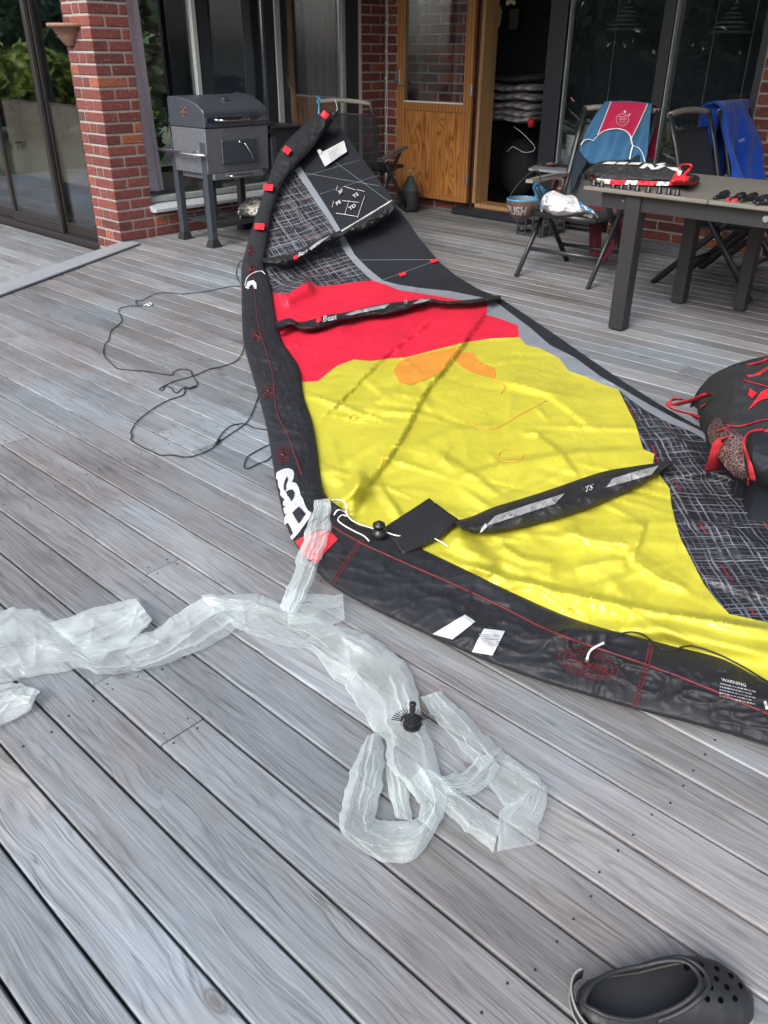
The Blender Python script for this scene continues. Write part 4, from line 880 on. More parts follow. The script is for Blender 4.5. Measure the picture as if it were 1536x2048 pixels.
tube_(zz([((560, 700), (640, 620)), ((640, 800), (760, 680)), ((720, 860), (870, 790)), ((830, 960), (960, 850)), ((950, 1060), (1060, 930)), ((1060, 1150), (1100, 960))]), .038, .016, 8, 110)
tube_(zz([((720, 690), (770, 800)), ((800, 680), (900, 800)), ((890, 650), (1000, 760)), ((960, 575), (1060, 700)), ((1050, 545), (1105, 620))]), .032, .03, 9, 80)
tube_(zz([((620, 200), (750, 155)), ((700, 320), (850, 260)), ((830, 470), (960, 370)), ((930, 590), (1060, 470)), ((1000, 680), (1108, 510))]), .035, .008, 10, 110)
tube_(zz([((1010, 720), (1110, 510)), ((1100, 830), (1200, 590)), ((1160, 880), (1300, 660)), ((1270, 800), (1395, 745))]), .032, .012, 11, 90)
tube_(zz([((1290, 770), (1400, 745)), ((1200, 830), (1385, 850)), ((1108, 900), (1355, 960)), ((1090, 1000), (1345, 1040)), ((1095, 1145), (1330, 1100))]), .040, .018, 12, 90)
tube_([((-40, 1378), (-40, 1470)), ((20, 1366), (22, 1442)), ((58, 1370), (60, 1420)), ((82, 1381), (72, 1396))], .035, .004, 13, 60)
# valve with its fanned flange
plain('flange', (.20, .19, .165), .45)
q = at(826, 1452, .062); vv = thing('x', 'x', 'x') if False else None
fp = [zo_(*p) for p in [(493, 372), (498, 318), (520, 298), (570, 294), (620, 310), (652, 360), (610, 385), (560, 402), (530, 392)]]
fv = MB().box(0, 1, 0, 1, 0, 1); fl = patch('valve_flange', fp, 'flange', 4, lambda P: np.full(len(P), .078), 0.0, blad)
mb = MB()
for k in range(17):
    t = math.radians(-78 + k * 9.2); c = at(*zo_(562, 352), .0805); r0, r1 = .022, .046
    e1 = (RX * math.sin(t) + Vector((-.68, .73, 0)) * math.cos(t)); e1.z = 0; e1.normalize(); mb.bar(c + e1 * r0, c + e1 * r1, .0018, .0015)
o = mb.build('flange_ribs', M['plastic_black'], fl); tag(o, kind='stuff')
c = at(*zo_(566, 366), .080)
m = MB(); m.lathe([(.021, -.004), (.021, .003), (.016, .004), (.016, .009), (.0185, .010), (.0185, .014), (.015, .015), (.015, .019), (.011, .020), (.011, .026), (.0062, .027), (.0062, .056), (.0078, .057), (.0078, .063), (.005, .065)], c, 24); m.build('valve', M['plastic_black'], blad)
# ------------------------------------------------------------------ garden furniture
def mesh_fabric(name, col, alpha):
    t = NT(name); p = t.obj(); w1 = t.n('TexWave'); w1.inputs['Scale'].default_value = 120; t.l(p, w1.inputs['Vector'])
    t.set(color=col, rough=.6); t.nrm(t.bump(w1.outputs[0], .2, .002))
    tr = t.n('BsdfTransparent'); mx = t.n('MixShader'); mx.inputs[0].default_value = alpha; t.l(tr.outputs[0], mx.inputs[1]); t.l(t.b.outputs[0], mx.inputs[2]); t.l(mx.outputs[0], t.out.inputs[0]); M[name] = t.m
mesh_fabric('textilene', (.018, .020, .027), .95); mesh_fabric('textilene_open', (.016, .018, .024), .78); mesh_fabric('textilene_seat', (.022, .024, .03), 1.0)
def arc3(a_, b_, c_, n=10):
    a_, b_, c_ = Vector(a_), Vector(b_), Vector(c_); return [a_ * (1 - t) ** 2 + b_ * 2 * t * (1 - t) + c_ * t * t for t in [i / n for i in range(n + 1)]]
def chair(loc, rz, label, arm_z=.63, arm_up=0.0, top=1.09, cloth='textilene', group='high back folding garden chairs'):
    c = thing('garden_chair', label, 'chair', loc, rz, group); W = .27
    def B(name, mb, mat, sm=False): return mb.build(name, M[mat], c, sm, True)
    for sx in (-1, 1):
        B('leg', MB().tube([(sx * (W + .012), -.355, 0), (sx * (W + .012), .13, arm_z - .03)], .0145, 8, flat=1.5), 'black_metal', True)
        B('leg', MB().tube([(sx * (W - .018), .36, 0), (sx * (W - .018), -.05, .42), (sx * (W - .018), -.22, arm_z + arm_up - .03)], .0145, 8, flat=1.5), 'black_metal', True)
        B('back_post', MB().tube([(sx * W, .17, .40), (sx * W, .25, .62), (sx * W, .34, .88), (sx * W, .42, top - .02)], .013, 8, flat=1.6), 'black_metal', True)
        q = MB(); pts = [(-.26, arm_z + arm_up), (-.24, arm_z + .012 + arm_up), (.20, arm_z + .012), (.245, arm_z)]
        q.grid(12, 2, lambda u, v: (sx * (W + .014) + (v - .5) * .055, -.27 + .52 * u, arm_z + .018 + arm_up * (1 - u) + .006 * math.sin(u * 3.14)))
        q.grid(12, 2, lambda u, v: (sx * (W + .014) + (.5 - v) * .055, -.27 + .52 * u, arm_z - .004 + arm_up * (1 - u)))
        for v_ in (0, 1): q.grid(12, 2, lambda u, v, v_=v_: (sx * (W + .014) + (v_ - .5) * .055, -.27 + .52 * u, arm_z - .004 + .022 * (v if v_ else 1 - v) + arm_up * (1 - u)))
        q.box(sx * (W + .014) - .0275, sx * (W + .014) + .0275, -.275, -.2699, arm_z - .004 + arm_up, arm_z + .018 + arm_up)
        B('armrest', q, 'taupe')
        B('seat_rail', MB().tube([(sx * (W - .03), -.27, .43), (sx * (W - .03), .2, .41)], .012, 8), 'black_metal', True)
    B('top_rail', MB().tube(arc3((-W - .012, .42, top - .03), (0, .445, top + .012), (W + .012, .42, top - .03)), .015, 8, flat=1.3), 'taupe', True)
    B('backrest', MB().grid(14, 8, lambda u, v: ((v - .5) * 2 * (W - .008), .185 + .225 * u + .02 * math.sin(u * 3.1) * (1 - (2 * v - 1) ** 2), .45 + (top - .12 - .45) * u)), cloth, True)
    B('back_bar', MB().tube([(-W, .395, top - .118), (W, .395, top - .118)], .006, 6), 'black_metal', True)
    B('seat', MB().grid(10, 8, lambda u, v: ((v - .5) * 2 * (W - .02), -.28 + .48 * u, .442 - .02 * u - .014 * math.sin(v * 3.14) * math.sin(u * 3.14))), 'textilene_seat', True)
    B('seat_front', MB().tube([(-W + .02, -.28, .432), (W - .02, -.28, .432)], .012, 8, flat=1.5), 'black_metal', True)
    t = .30
    B('stretcher', MB().tube([(-W - .012, -.355 + .485 * t, (arm_z - .03) * t), (W + .012, -.355 + .485 * t, (arm_z - .03) * t)], .010, 8, flat=1.4), 'black_metal', True)
    B('stretcher', MB().tube([(-W + .018, .36 - .41 * .36, .42 * .36), (W - .018, .36 - .41 * .36, .42 * .36)], .010, 8, flat=1.4), 'black_metal', True)
    return c
chA = chair((-3.13, 5.385, 0), math.radians(4), 'black folding garden chair holding a white plastic bag, beside the table end')
chB = chair((-2.23, 5.79, 0), math.radians(88), 'empty black garden chair with bare backrest behind the table')
chC = chair((-2.20, 6.47, 0), math.radians(92), 'garden chair under the blue towel near the brick wall')
chK = chair((-5.985, 6.15, 0), math.radians(194.5), 'garden chair in the house corner with the kite tip tied to it', arm_z=.53, arm_up=.07, top=1.04, cloth='textilene_open')
# strings tying the kite tip to the chair
tb = lambda px, py, zc: ray(px, py) * (zc / FPX) + Vector((0, 0, CAMH))
o = MB().tube([tb(637, 196, 7.28), tb(638, 215, 7.2), tb(637, 236, 7.12)], .0075, 6).build('tie_string', M['cord_blue'], kite, True)
o = MB().tube([tb(634, 200, 7.32), tb(636, 193, 7.28), tb(641, 200, 7.26), tb(637, 207, 7.3)], .007, 6, closed=True).build('tie_string', M['cord_blue'], kite, True)
o = MB().tube([tb(668, 194, 7.3), tb(672, 204, 7.2), tb(675, 218, 7.14), tb(668, 228, 7.08)], .004, 6).build('tie_string', M['cord_white'], kite, True)
o = MB().lathe([(.004, -.03), (.03, -.012), (.026, .016), (.006, .03)], tuple(tb(668, 228, 7.06)), 9).build('tip_toggle', M['strut_black'], kite, True)

def tmat(name, col):
    t = NT(name); p = t.obj(); nz = t.noise(t.mapping(p, (2, 30, 30)), 3, 4, .6)
    t.set(color=t.ramp(nz, [(.3, tuple(q * .82 for q in col)), (.7, tuple(q * 1.12 for q in col))]), rough=.5); t.nrm(t.bump(nz, .1, .002)); M[name] = t.m
tmat('table_top', (.155, .150, .132)); plain('table_frame', (.017, .0185, .022), .5)
ZTB = .765
table = thing('garden_table', 'grey slab garden table with dark legs at the right edge', 'table', (-1.6, 4.8, 0))
TX0, TY0, TY1 = at(1160, 373, ZTB).x, 4.29, 5.26
for x0, x1 in ((TX0, -1.79), (-1.786, -.60), (-.596, .3)): o = MB().box(x0, x1, TY0, TY1, ZTB - .022, ZTB, .005).build('table_top', M['table_top'], table)
m = MB(); m.box(TX0 + .10, .25, TY0 + .05, TY0 + .085, ZTB - .105, ZTB - .023); m.build('apron', M['table_frame'], table); m = MB(); m.box(TX0 + .10, .25, TY1 - .085, TY1 - .05, ZTB - .105, ZTB - .023); m.build('apron', M['table_frame'], table)
m = MB(); m.box(TX0 + .20, TX0 + .235, TY0 + .086, TY1 - .086, ZTB - .105, ZTB - .023); m.build('apron', M['table_frame'], table)
for (lx, ly, s_) in ((-2.21, 4.365, .088), (-2.22, 5.165, .08), (-1.86, 5.262, .07), (.1, 4.365, .088), (.1, 5.165, .08)):
    m = MB(); m.box(lx - s_ / 2, lx + s_ / 2, ly - s_ / 2, ly + s_ / 2, .012, ZTB - .024, .005); lg = m.build('leg', M['table_frame'], table)
    MB().box(lx - s_ * .35, lx + s_ * .35, ly - s_ * .35, ly + s_ * .35, 0, .0125).build('foot', M['rubber'], lg)
b = aty(1246, 402, TY0 + .048); MB().lathe([(.006, 0), (.006, .004)], (b.x, TY0 + .045, b.z), 8, 'y').build('bolt', M['chrome'], table)
b = aty(1532, 438, TY0 + .045); MB().lathe([(.016, 0), (.012, .008), (.005, .01)], (b.x, TY0 + .040, b.z), 12, 'y').build('bolt', M['chrome'], table)

# ------------------------------------------------------------------ mounds of soft stuff
class Mound(Ribbon):
    def __init__(s, pairs, prof, n=90, base=0.0, wr=.12, seed=0, ramp=14):
        super().__init__(pairs, 1.0, n, 0.0, lambda P: np.full(len(P), base), wr, 1, seed); s.prof, s.b0, s.ramp = prof, base, ramp
    def zw(s, P, w_, al):
        q = np.clip(w_, 0, 1); end = np.clip(np.minimum(al, 1 - al) * s.ramp, 0, 1) ** .5
        h = s.prof(q, al) * (.25 + .75 * end); Wd = atn(P, s.b0 + h * .5); x, y = Wd[:, 0], Wd[:, 1]; k = s.seed
        x2, y2 = x + .06 * fbm(x * 9, y * 9, 2, 31 + k), y + .06 * fbm(x * 9, y * 9, 2, 37 + k)
        cr = (fbm(x * 9, y * 9, 3, 21 + k) - .5) + .5 * rid(x2 * 14, y2 * 14, 23 + k) ** 2 - .2
        return s.b0 + h * (1 + s.wr * cr) + .002
    def mesh(s, name, mat, parent=None, nw=22, label=None, skirt=.06):
        w_ = np.linspace(0, 1, nw); P = (s.L[:, None] * (1 - w_)[None, :, None] + s.R[:, None] * w_[None, :, None]); Pf = P.reshape(-1, 2); al = np.repeat(np.linspace(0, 1, s.n), nw)
        V = atn(Pf, s.zw(Pf, np.tile(w_, s.n), al)).reshape(s.n, nw, 3); back = np.tile(np.array([-.68, .73, 0.0]), (s.n, 1))
        B1 = V[:, -1] + back * skirt * .6; B1[:, 2] = s.b0 + (V[:, -1, 2] - s.b0) * .7; B2 = V[:, -1] + back * skirt; B2[:, 2] = s.b0
        A1 = V[:, 0].copy(); A1[:, 2] = s.b0
        V = np.concatenate([A1[:, None], V, B1[:, None], B2[:, None]], 1); k = nw + 3
        F = [(i * k + j, i * k + j + 1, (i + 1) * k + j + 1, (i + 1) * k + j) for i in range(s.n - 1) for j in range(k - 1)]
        F += [tuple(range(k)), tuple((s.n - 1) * k + j for j in range(k - 1, -1, -1))]
        o = mk(name, V.reshape(-1, 3), F, M[mat], parent, True)
        if label: o['label'] = label
        return o
plain('cloth_black', (.020, .020, .022), .75, bump=.2); plain('cloth_white', (.66, .68, .68), .7, var=.05); plain('cloth_red', (.62, .018, .030), .6, bump=.1)
lz = lambda x, y: (1000 + x / 2.866, 180 + y / 2.866)
kb = thing('kite_bag', 'black bag with white lettering and red and white trim lying on the table', 'bag', (-2.2, 4.7, ZTB))
kup = lambda P: [((a_[0], a_[1] - 5), b_) for a_, b_ in P]
kp = [(lz(478, 500), lz(478, 480)), (lz(505, 528), lz(520, 440)), (lz(550, 548), lz(590, 407)), (lz(640, 560), lz(700, 405)), (lz(760, 562), lz(830, 415)), (lz(880, 566), lz(940, 425)), (lz(960, 566), lz(1020, 437)), (lz(1010, 564), lz(1062, 462)), (lz(1060, 562), lz(1105, 482)), (lz(1110, 558), lz(1135, 492)), (lz(1140, 532), lz(1147, 510))]
KB_ = Mound(kup(kp), lambda q, a_: .082 * np.sin(np.minimum(q, .98) * 1.6) ** .85, 90, ZTB, .10, 3); KB_.mesh('bag_body', 'cloth_black', kb, 22)
def along(mnd, a0, a1, w0, w1, n=8, ease=None):
    i = np.linspace(a0, a1, n); L = np.stack([np.interp(i, np.linspace(0, 1, mnd.n), mnd.L[:, k]) for k in (0, 1)], 1); R = np.stack([np.interp(i, np.linspace(0, 1, mnd.n), mnd.R[:, k]) for k in (0, 1)], 1)
    return [tuple(p) for p in (L * (1 - w0) + R * w0)] + [tuple(p) for p in (L * (1 - w1) + R * w1)][::-1]
for k, (a0, a1, mt) in enumerate(((.03, .13, 'cloth_red'), (.132, .26, 'cloth_white'), (.262, .40, 'cloth_red'), (.402, .50, 'cloth_white'), (.502, .66, 'cloth_red'), (.662, .77, 'cloth_white'))): patch('trim_panel', along(KB_, a0, a1, .03, .22), mt, 3, KB_.z, .004, kb)
patch('end_panel', along(KB_, .772, .985, .03, .75), 'cloth_red', 3, KB_.z, .004, kb); patch('end_opening', along(KB_, .90, .98, .35, .85), 'cloth_black', 3, KB_.z, .007, kb)
for (a0, a1) in ((.14, .24), (.25, .34), (.36, .46), (.60, .665)): patch('letter', [lz(500 + a_ * 660, y) for a_, y in ((a0 + .03, 408 + a0 * 18), (a1 + .02, 409 + a0 * 18), (a1 - .01, 424 + a0 * 10), (a0 - .01, 422 + a0 * 10))], 'cloth_white', 3, KB_.z, .005, kb)
patch('letter', [lz(*p) for p in [(798, 446), (832, 420), (872, 425), (888, 446), (912, 428), (952, 434), (905, 454), (868, 456), (846, 436), (824, 450)]], 'cloth_white', 3, KB_.z, .005, kb)
patch('letter', [lz(*p) for p in [(950, 440), (1030, 446), (1045, 466), (1030, 492), (1018, 488), (1015, 466), (985, 458)]], 'cloth_white', 3, KB_.z, .005, kb)
hd_ = [lz(*p) for p in [(1028, 448), (1040, 430), (1075, 426), (1098, 432), (1088, 452), (1062, 478), (1050, 500), (1040, 520)]]
MB().tube(spline([at(x, y, ZTB + z) for (x, y), z in zip(hd_, (.095, .12, .14, .14, .12, .10, .09, .07))], 5), .009, 6, flat=.5).build('handle_strap', M['cloth_red'], kb, True)
ordn = ['first', 'second', 'third', 'fourth', 'fifth', 'sixth', 'seventh', 'eighth', 'ninth', 'tenth']
for k, (x, y) in enumerate(((580, 1018), (623, 1025), (687, 1031), (731, 1037), (770, 1040), (818, 1048), (878, 1055), (938, 1061), (990, 1066), (1037, 1073))):
    p = at(976 + x / 2.743, y / 2.743, ZTB); m = MB(); h = random.uniform(.030, .036)
    m.lathe([(.0, .0), (.0165, .0), (.017, .006), (.0135, .009), (.0115, h - .004), (.009, h), (.0, h)], (p.x, p.y, ZTB), 12, cap=False); o = m.build('valve_cap', M['plastic_black'], None, True)
    tag(o, f'small black valve cap, {ordn[k]} from the left in the row on the table edge', 'valve cap', 'black valve caps in a row on the table edge')
dz = lambda x, y: (1240 + x / 5.19, 190 + y / 5.19)
for k, ((x0, y0), (x1, y1), lb) in enumerate((((975, 1068), (1120, 1020), 'black pump nozzle lying left of the red ring on the table'), ((1140, 1082), (1290, 1042), 'black pump nozzle lying just above the red ring'), ((1255, 1096), (1412, 1042), 'black pump nozzle right of the red ring, third of the group'), ((1385, 1108), (1525, 1066), 'black pump nozzle fourth in the group on the table'), ((1415, 1125), (1560, 1092), 'black pump nozzle nearest the right picture edge on the table'))):
    a_, b_ = at(*dz(x0, y0), ZTB + .012), at(*dz(x1, y1), ZTB + .020); d = b_ - a_
    m = MB(); m.tube([a_, a_ + d * .12, a_ + d * .45, a_ + d * .5, a_ + d * .55, a_ + d * .9, b_], [.006, .009, .011, .014, .019, .020, .014], 10); o = m.build('pump_nozzle', M['plastic_black'], None, True); tag(o, lb, 'nozzle', 'black pump nozzles on the table')
p = at(*dz(1160, 1100), ZTB); m = MB(); m.lathe([(.027, 0), (.027, .013), (.019, .013), (.019, 0)], (p.x, p.y, ZTB + .0005), 20, cap=False); tag(m.build('ring', M['cloth_red'], None, True), 'red plastic ring lying among the black nozzles on the table', 'ring')
# carrier bag on the chair seat
def bagmat():
    t = NT('carrier_bag'); p = t.obj(); nz = t.noise(p, 16, 4, .6, .8); vo = t.n('TexVoronoi', feature='DISTANCE_TO_EDGE'); vo.inputs['Scale'].default_value = 16; t.l(p, vo.inputs['Vector'])
    t.set(color=(.76, .79, .82), rough=.5, spec=.35); t.nrm(t.bump(t.math('ADD', nz, vo.outputs[0]), .18, .010)); M['carrier_bag'] = t.m
bagmat(); plain('print_blue', (.05, .24, .52), .4)
cz = lambda x, y: (1000 + x / 6.4, 310 + y / 6.4)
pb = thing('plastic_bag', 'crumpled white plastic bag with blue print lying on the chair seat', 'bag', (-3.2, 5.2, .44))
PB = Mound([(cz(522, 668), cz(524, 600)), (cz(545, 700), cz(545, 540)), (cz(600, 730), cz(620, 475)), (cz(700, 772), cz(700, 458)), (cz(850, 780), cz(830, 512)), (cz(1000, 772), cz(940, 515)), (cz(1070, 765), cz(1010, 580)), (cz(1130, 765), cz(1090, 650)), (cz(1200, 785), cz(1180, 700)), (cz(1252, 808), cz(1246, 780))], lambda q, a_: .11 * np.sin(np.minimum(q, .98) * 1.55) ** .7 * (1.1 - .75 * a_ ** 2), 70, .436, .14, 5)
PB.mesh('bag_body', 'carrier_bag', pb, 24)
patch('print', along(PB, .66, .76, .45, .98), 'print_blue', 3, PB.z, .004, pb); patch('print', along(PB, .80, .90, .5, .95), 'print_blue', 3, PB.z, .004, pb)

# ------------------------------------------------------------------ garment over the chair back
class PlaneMap:                              # things spread on a sloping plane
    def __init__(s, p, n): s.p, s.n = Vector(p), Vector(n).normalized(); s.na = np.array(s.n); s.k = float(s.n.dot(s.p - Vector((0, 0, CAMH))))
    def at(s, P, h=0.0):
        P = np.asarray(P, float); d = np.stack([P[:, 0] - CX, P[:, 1] - CY, np.full(len(P), FPX)], 1) @ _R
        h = np.broadcast_to(np.asarray(h, float), (len(P),)); t = (s.k + h) / (d @ s.na); return d * t[:, None] + np.array([0, 0, CAMH])
    def patch(s, name, poly, mat, parent, step=4, hf=None, off=0.0, thick=0.0):
        v, f = sheet(poly, step); h = (hf(v) if hf else 0) + off; V = s.at(v, h)
        o = mk(name, V, f, M[mat], parent, True)
        if thick: md = o.modifiers.new('solidify', 'SOLIDIFY'); md.thickness = thick; md.offset = 0
        return o
    def cord(s, name, pts, r, mat, parent, hf=None, off=.004, flat=None, sub=6):
        P = np.array([q[:2] for q in spline([(*p, 0) for p in pts], sub)]); V = s.at(P, (hf(P) if hf else 0) + off); return MB().tube([tuple(q) for q in V], r, 6, flat=flat).build(name, M[mat], parent, True)
    def text(s, name, st, O, U, V, mat, parent, hf=None, off=.005):
        v, f = text_geo(st); P = np.array(O)[None] + v[:, :1] * np.array(U)[None] + v[:, 1:2] * np.array(V)[None]; return mk(name, s.at(P, (hf(P) if hf else 0) + off), f, M[mat], parent)
fabric('neoprene_blue', (.030, .105, .205), .7, 0, .12, 10, .25); fabric('neoprene_maroon', (.36, .010, .055), .7, 0, .1, 10, .25); fabric('neoprene_dark', (.012, .022, .035), .75, 0, .12, 10, .2)
vz = lambda x, y: (1130 + x / 5.297, 190 + y / 5.297)
nA = Vector((0, -1, .36)); nA.rotate(Matrix.Rotation(math.radians(4), 3, 'Z')); PA = PlaneMap((-3.17, 5.735, .99), nA)
gm = thing('neoprene_vest', 'blue and maroon neoprene vest with white piping hung over the chair back', 'vest', (-3.2, 5.6, .6))
hv = lambda P: .03 + .020 * np.sin(P[:, 0] * .13 + P[:, 1] * .05) * np.clip((P[:, 1] - 215) / 60, 0, 1) + .035 * np.clip((P[:, 1] - 255) / 80, 0, 1) + .02 * fbm(P[:, 0] * .04, P[:, 1] * .03, 2, 4)
vest = [vz(*p) for p in [(425, 72), (480, 66), (690, 66), (890, 84), (925, 100), (915, 160), (900, 300), (885, 480), (870, 640), (850, 715), (800, 730), (690, 690), (560, 700), (420, 725), (270, 730), (200, 660), (150, 590), (170, 520), (200, 440), (250, 330), (330, 200)]]
PA.patch('body', vest, 'neoprene_blue', gm, 4, hv, 0, .012)
vb = [vz(*p) for p in [(425, 72), (690, 66), (925, 100)]]; q0 = PA.at(np.array(vb), .03); mb = MB()
for i in range(2): mb.add([q0[i], q0[i + 1], q0[i + 1] + np.array([0, .10, -.02]), q0[i] + np.array([0, .10, -.02])], [(0, 1, 2, 3)]); mb.add([q0[i] + np.array([0, .10, -.02]), q0[i + 1] + np.array([0, .10, -.02]), q0[i + 1] + np.array([0, .16, -.35]), q0[i] + np.array([0, .16, -.35])], [(0, 1, 2, 3)])
mb.build('back_flap', M['neoprene_maroon'], gm, True)
PA.patch('maroon_panel', [vz(*p) for p in [(490, 72), (690, 70), (875, 92), (840, 180), (790, 290), (745, 380), (708, 450), (690, 420), (660, 390), (600, 365), (530, 358), (450, 370), (390, 395), (350, 425), (385, 330), (440, 200)]], 'neoprene_maroon', gm, 3, hv, .016)
for pl, r in (([(488, 72), (440, 195), (390, 320), (345, 425)], .006), ([(878, 92), (840, 180), (790, 290), (745, 380), (706, 460)], .006), ([(300, 485), (330, 450), (390, 395), (450, 368), (540, 357), (610, 366), (660, 392), (695, 440), (706, 490), (718, 540)], .006), ([(170, 530), (200, 485), (250, 468), (300, 485)], .006), ([(718, 540), (700, 600), (685, 680)], .006), ([(718, 540), (780, 560), (820, 620), (850, 712)], .006)): PA.cord('piping', [vz(*p) for p in pl], r, 'cloth_white', gm, hv, .018, .5)
PA.cord('logo_ring', [vz(608 + 66 * math.cos(t), 262 + 62 * math.sin(t)) for t in np.linspace(0, 6.283, 20)], .0035, 'print_white', gm, hv, .019, .4); PA.cord('logo_tail', [vz(*p) for p in [(655, 215), (690, 195), (676, 225)]], .0035, 'print_white', gm, hv, .019, .4)
for k in range(5): PA.cord('logo_line', [vz(575 - 6 * math.sin(k * .7 + .4), 228 + k * 17), vz(645 + 6 * math.sin(k * .7 + .4), 228 + k * 17)], .0022, 'print_white' if k > 2 else 'curtain', gm, hv, .019, .4)
PA.patch('logo_star', [vz(622, 172), vz(634, 160), vz(648, 172), vz(646, 188), vz(624, 188)], 'print_white', gm, 2, hv, .019)
PA.patch('armhole', [vz(*p) for p in [(700, 690), (725, 655), (770, 632), (795, 640), (795, 715), (740, 712)]], 'neoprene_dark', gm, 4, hv, .010)
PA.patch('side_flap', [vz(*p) for p in [(160, 560), (215, 600), (245, 690), (220, 740), (150, 850), (100, 1000), (60, 1040), (70, 860), (95, 680), (125, 590)]], 'neoprene_dark', gm, 4, lambda P: .03 + 0 * P[:, 0], .0, .012)
# maroon cloths hanging under the seat
plain('maroon_cloth', (.10, .008, .022), .8, bump=.15)
for poly, y, lb in (([(1178, 440), (1203, 438), (1201, 510), (1190, 520), (1180, 512)], 5.62, 'dark maroon cloth hanging straight down under the chair seat'), ([(1228, 440), (1250, 432), (1246, 462), (1226, 500), (1208, 527), (1200, 521), (1216, 480)], 5.50, 'dark maroon cloth hanging slanted beside the table leg')):
    pm = PlaneMap((-3, y, .2), (0.1, -1, 0)); o = pm.patch('hanging_cloth', poly, 'maroon_cloth', None, 4, lambda P: .012 * np.sin(P[:, 0] * .35), 0, .008); tag(o, lb, 'cloth')
# blue towel over the chair by the wall
def terry():
    t = NT('terry_blue'); p = t.obj(); nz = t.noise(p, 160, 3, .7); b = t.noise(p, 12, 3)
    t.set(color=t.ramp(b, [(.3, (.006, .045, .34)), (.7, (.012, .075, .46))]), rough=.95, spec=.1, sheen=.2); t.nrm(t.bump(t.math('ADD', t.math('MULTIPLY', nz, .6), b), .7, .012)); M['terry_blue'] = t.m
terry()
tw = thing('towel', 'bright blue terry towel hung over the chair near the wall', 'towel', (-2.6, 6.5, .5))
def twl(u, v):
    y = 6.165 + .55 * v; front = u < .46; e_ = .035 * math.sin(v * 9 + u * 4) + .02 * math.sin(v * 23)
    if u < .46:
        k = u / .46; z = .60 + .50 * k + (.10 * abs(v - .5) - .05) * (1 - k); x = -2.42 - .19 * k + e_ * (1 - k * .6) + .02 * math.sin(k * 7 + v * 5); y += (.06 * (1 - k)) * (v - .4) * 1.4
    elif u < .56:
        k = (u - .46) / .10; x = -2.61 - .09 * k; z = 1.10 + .018 * math.sin(k * 3.14)
    else:
        k = (u - .56) / .44; x = -2.70 - .03 * k - e_; z = 1.10 - .62 * k
    return (x, y, z)
o = MB().grid(40, 44, twl).build('cloth', M['terry_blue'], tw, True); md = o.modifiers.new('solidify', 'SOLIDIFY'); md.thickness = .012; md.offset = 0
PT = PlaneMap((-2.42 - .10 + .05, 6.5, .85), (1, 0, .38)); PT.text('print', 'WSI', dz(1228, 500), (7, -3), (.8, -9), 'print_white', tw, None, .0)

# ------------------------------------------------------------------ helmet, crates and small gear at the chair
hc = tb(1045, 404, 5.72); hel = thing('helmet', 'brown helmet with blue rim and grey lettering hanging upside down from the armrest', 'helmet', (hc.x, hc.y, hc.z - .12))
def helm():
    t = NT('helmet_shell'); p = t.obj(); nz = t.noise(p, 14, 3); t.set(color=t.ramp(nz, [(.35, (.05, .036, .03)), (.5, (.11, .06, .042)), (.65, (.085, .08, .075))]), rough=.4); M['helmet_shell'] = t.m
helm(); plain('helmet_blue', (.04, .20, .38), .4); plain('foam_grey', (.16, .16, .155), .8)
def hpt(u, v, r=1.0):
    th, ph = v * 2 * math.pi, u * math.pi / 2; return (hc.x + r * .108 * math.cos(th) * math.cos(ph), hc.y + r * .120 * math.sin(th) * math.cos(ph), hc.z + .02 - r * .145 * math.sin(ph))
MB().grid(16, 32, lambda u, v: hpt(u, v), wrap=True).build('shell', M['helmet_shell'], hel, True); MB().grid(14, 32, lambda u, v: hpt(u, v, .86), wrap=True).build('liner', M['foam_grey'], hel, True)
MB().tube([hpt(0, k / 32, .95) for k in range(32)], .007, 8, closed=True).build('rim', M['helmet_blue'], hel, True)
MB().tube(spline([(hc.x - .09, hc.y - .03, hc.z + .03), (hc.x - .04, hc.y + .0, hc.z + .12), (hc.x + .06, hc.y + .03, hc.z + .21), (hc.x + .09, hc.y + .06, hc.z + .16), (hc.x + .09, hc.y + .05, hc.z + .02)], 6), .008, 6, flat=.5).build('strap', M['strut_black'], hel, True)
v_, f_ = text_geo('PUSH'); vx = []
for q in v_:
    th = -2.15 + q[0] / 2.9 * 1.9; ph = .30 - (q[1] - .35) * .62; vx.append(hpt(ph / (math.pi / 2) + .10, th / (2 * math.pi) % 1, 1.02))
mk('lettering', vx, f_, M['print_grey'], hel)
cr = thing('crate', 'dark grey plastic crate on the deck under the chair', 'crate', tuple(at(1080, 474)))
c0, c1, c2_ = at(1034, 468), at(1081, 476), at(1128, 460); ex, ey = (c1 - c0), (c2_ - c1); ey = Vector((0, .36, 0)); ex = Vector((max(.2, ex.x), ex.y * .3, 0)); hC = .17
plain('crate_grey', (.035, .042, .048), .5)
for a_, d_, nm in ((c0, ex, 'side_wall'), (c0 + ex, ey, 'side_wall'), (c0 + ey, ex, 'side_wall'), (c0, ey, 'side_wall')):
    m = MB()
    for z0 in (.0, .06, .145): m.bar(a_ + Vector((0, 0, z0 + .012)), a_ + d_ + Vector((0, 0, z0 + .012)), .012, .026)
    for t in (0.03, .35, .66, .97): m.bar(a_ + d_ * t + Vector((0, 0, .0)), a_ + d_ * t + Vector((0, 0, hC)), .010, .03, (d_.y, -d_.x, 0))
    m.build(nm, M['crate_grey'], cr)
m = MB(); m.add([c0 + Vector((0, 0, .008)), c0 + ex + Vector((0, 0, .008)), c0 + ex + ey + Vector((0, 0, .008)), c0 + ey + Vector((0, 0, .008))], [(0, 1, 2, 3)]); m.build('base', M['crate_grey'], cr)
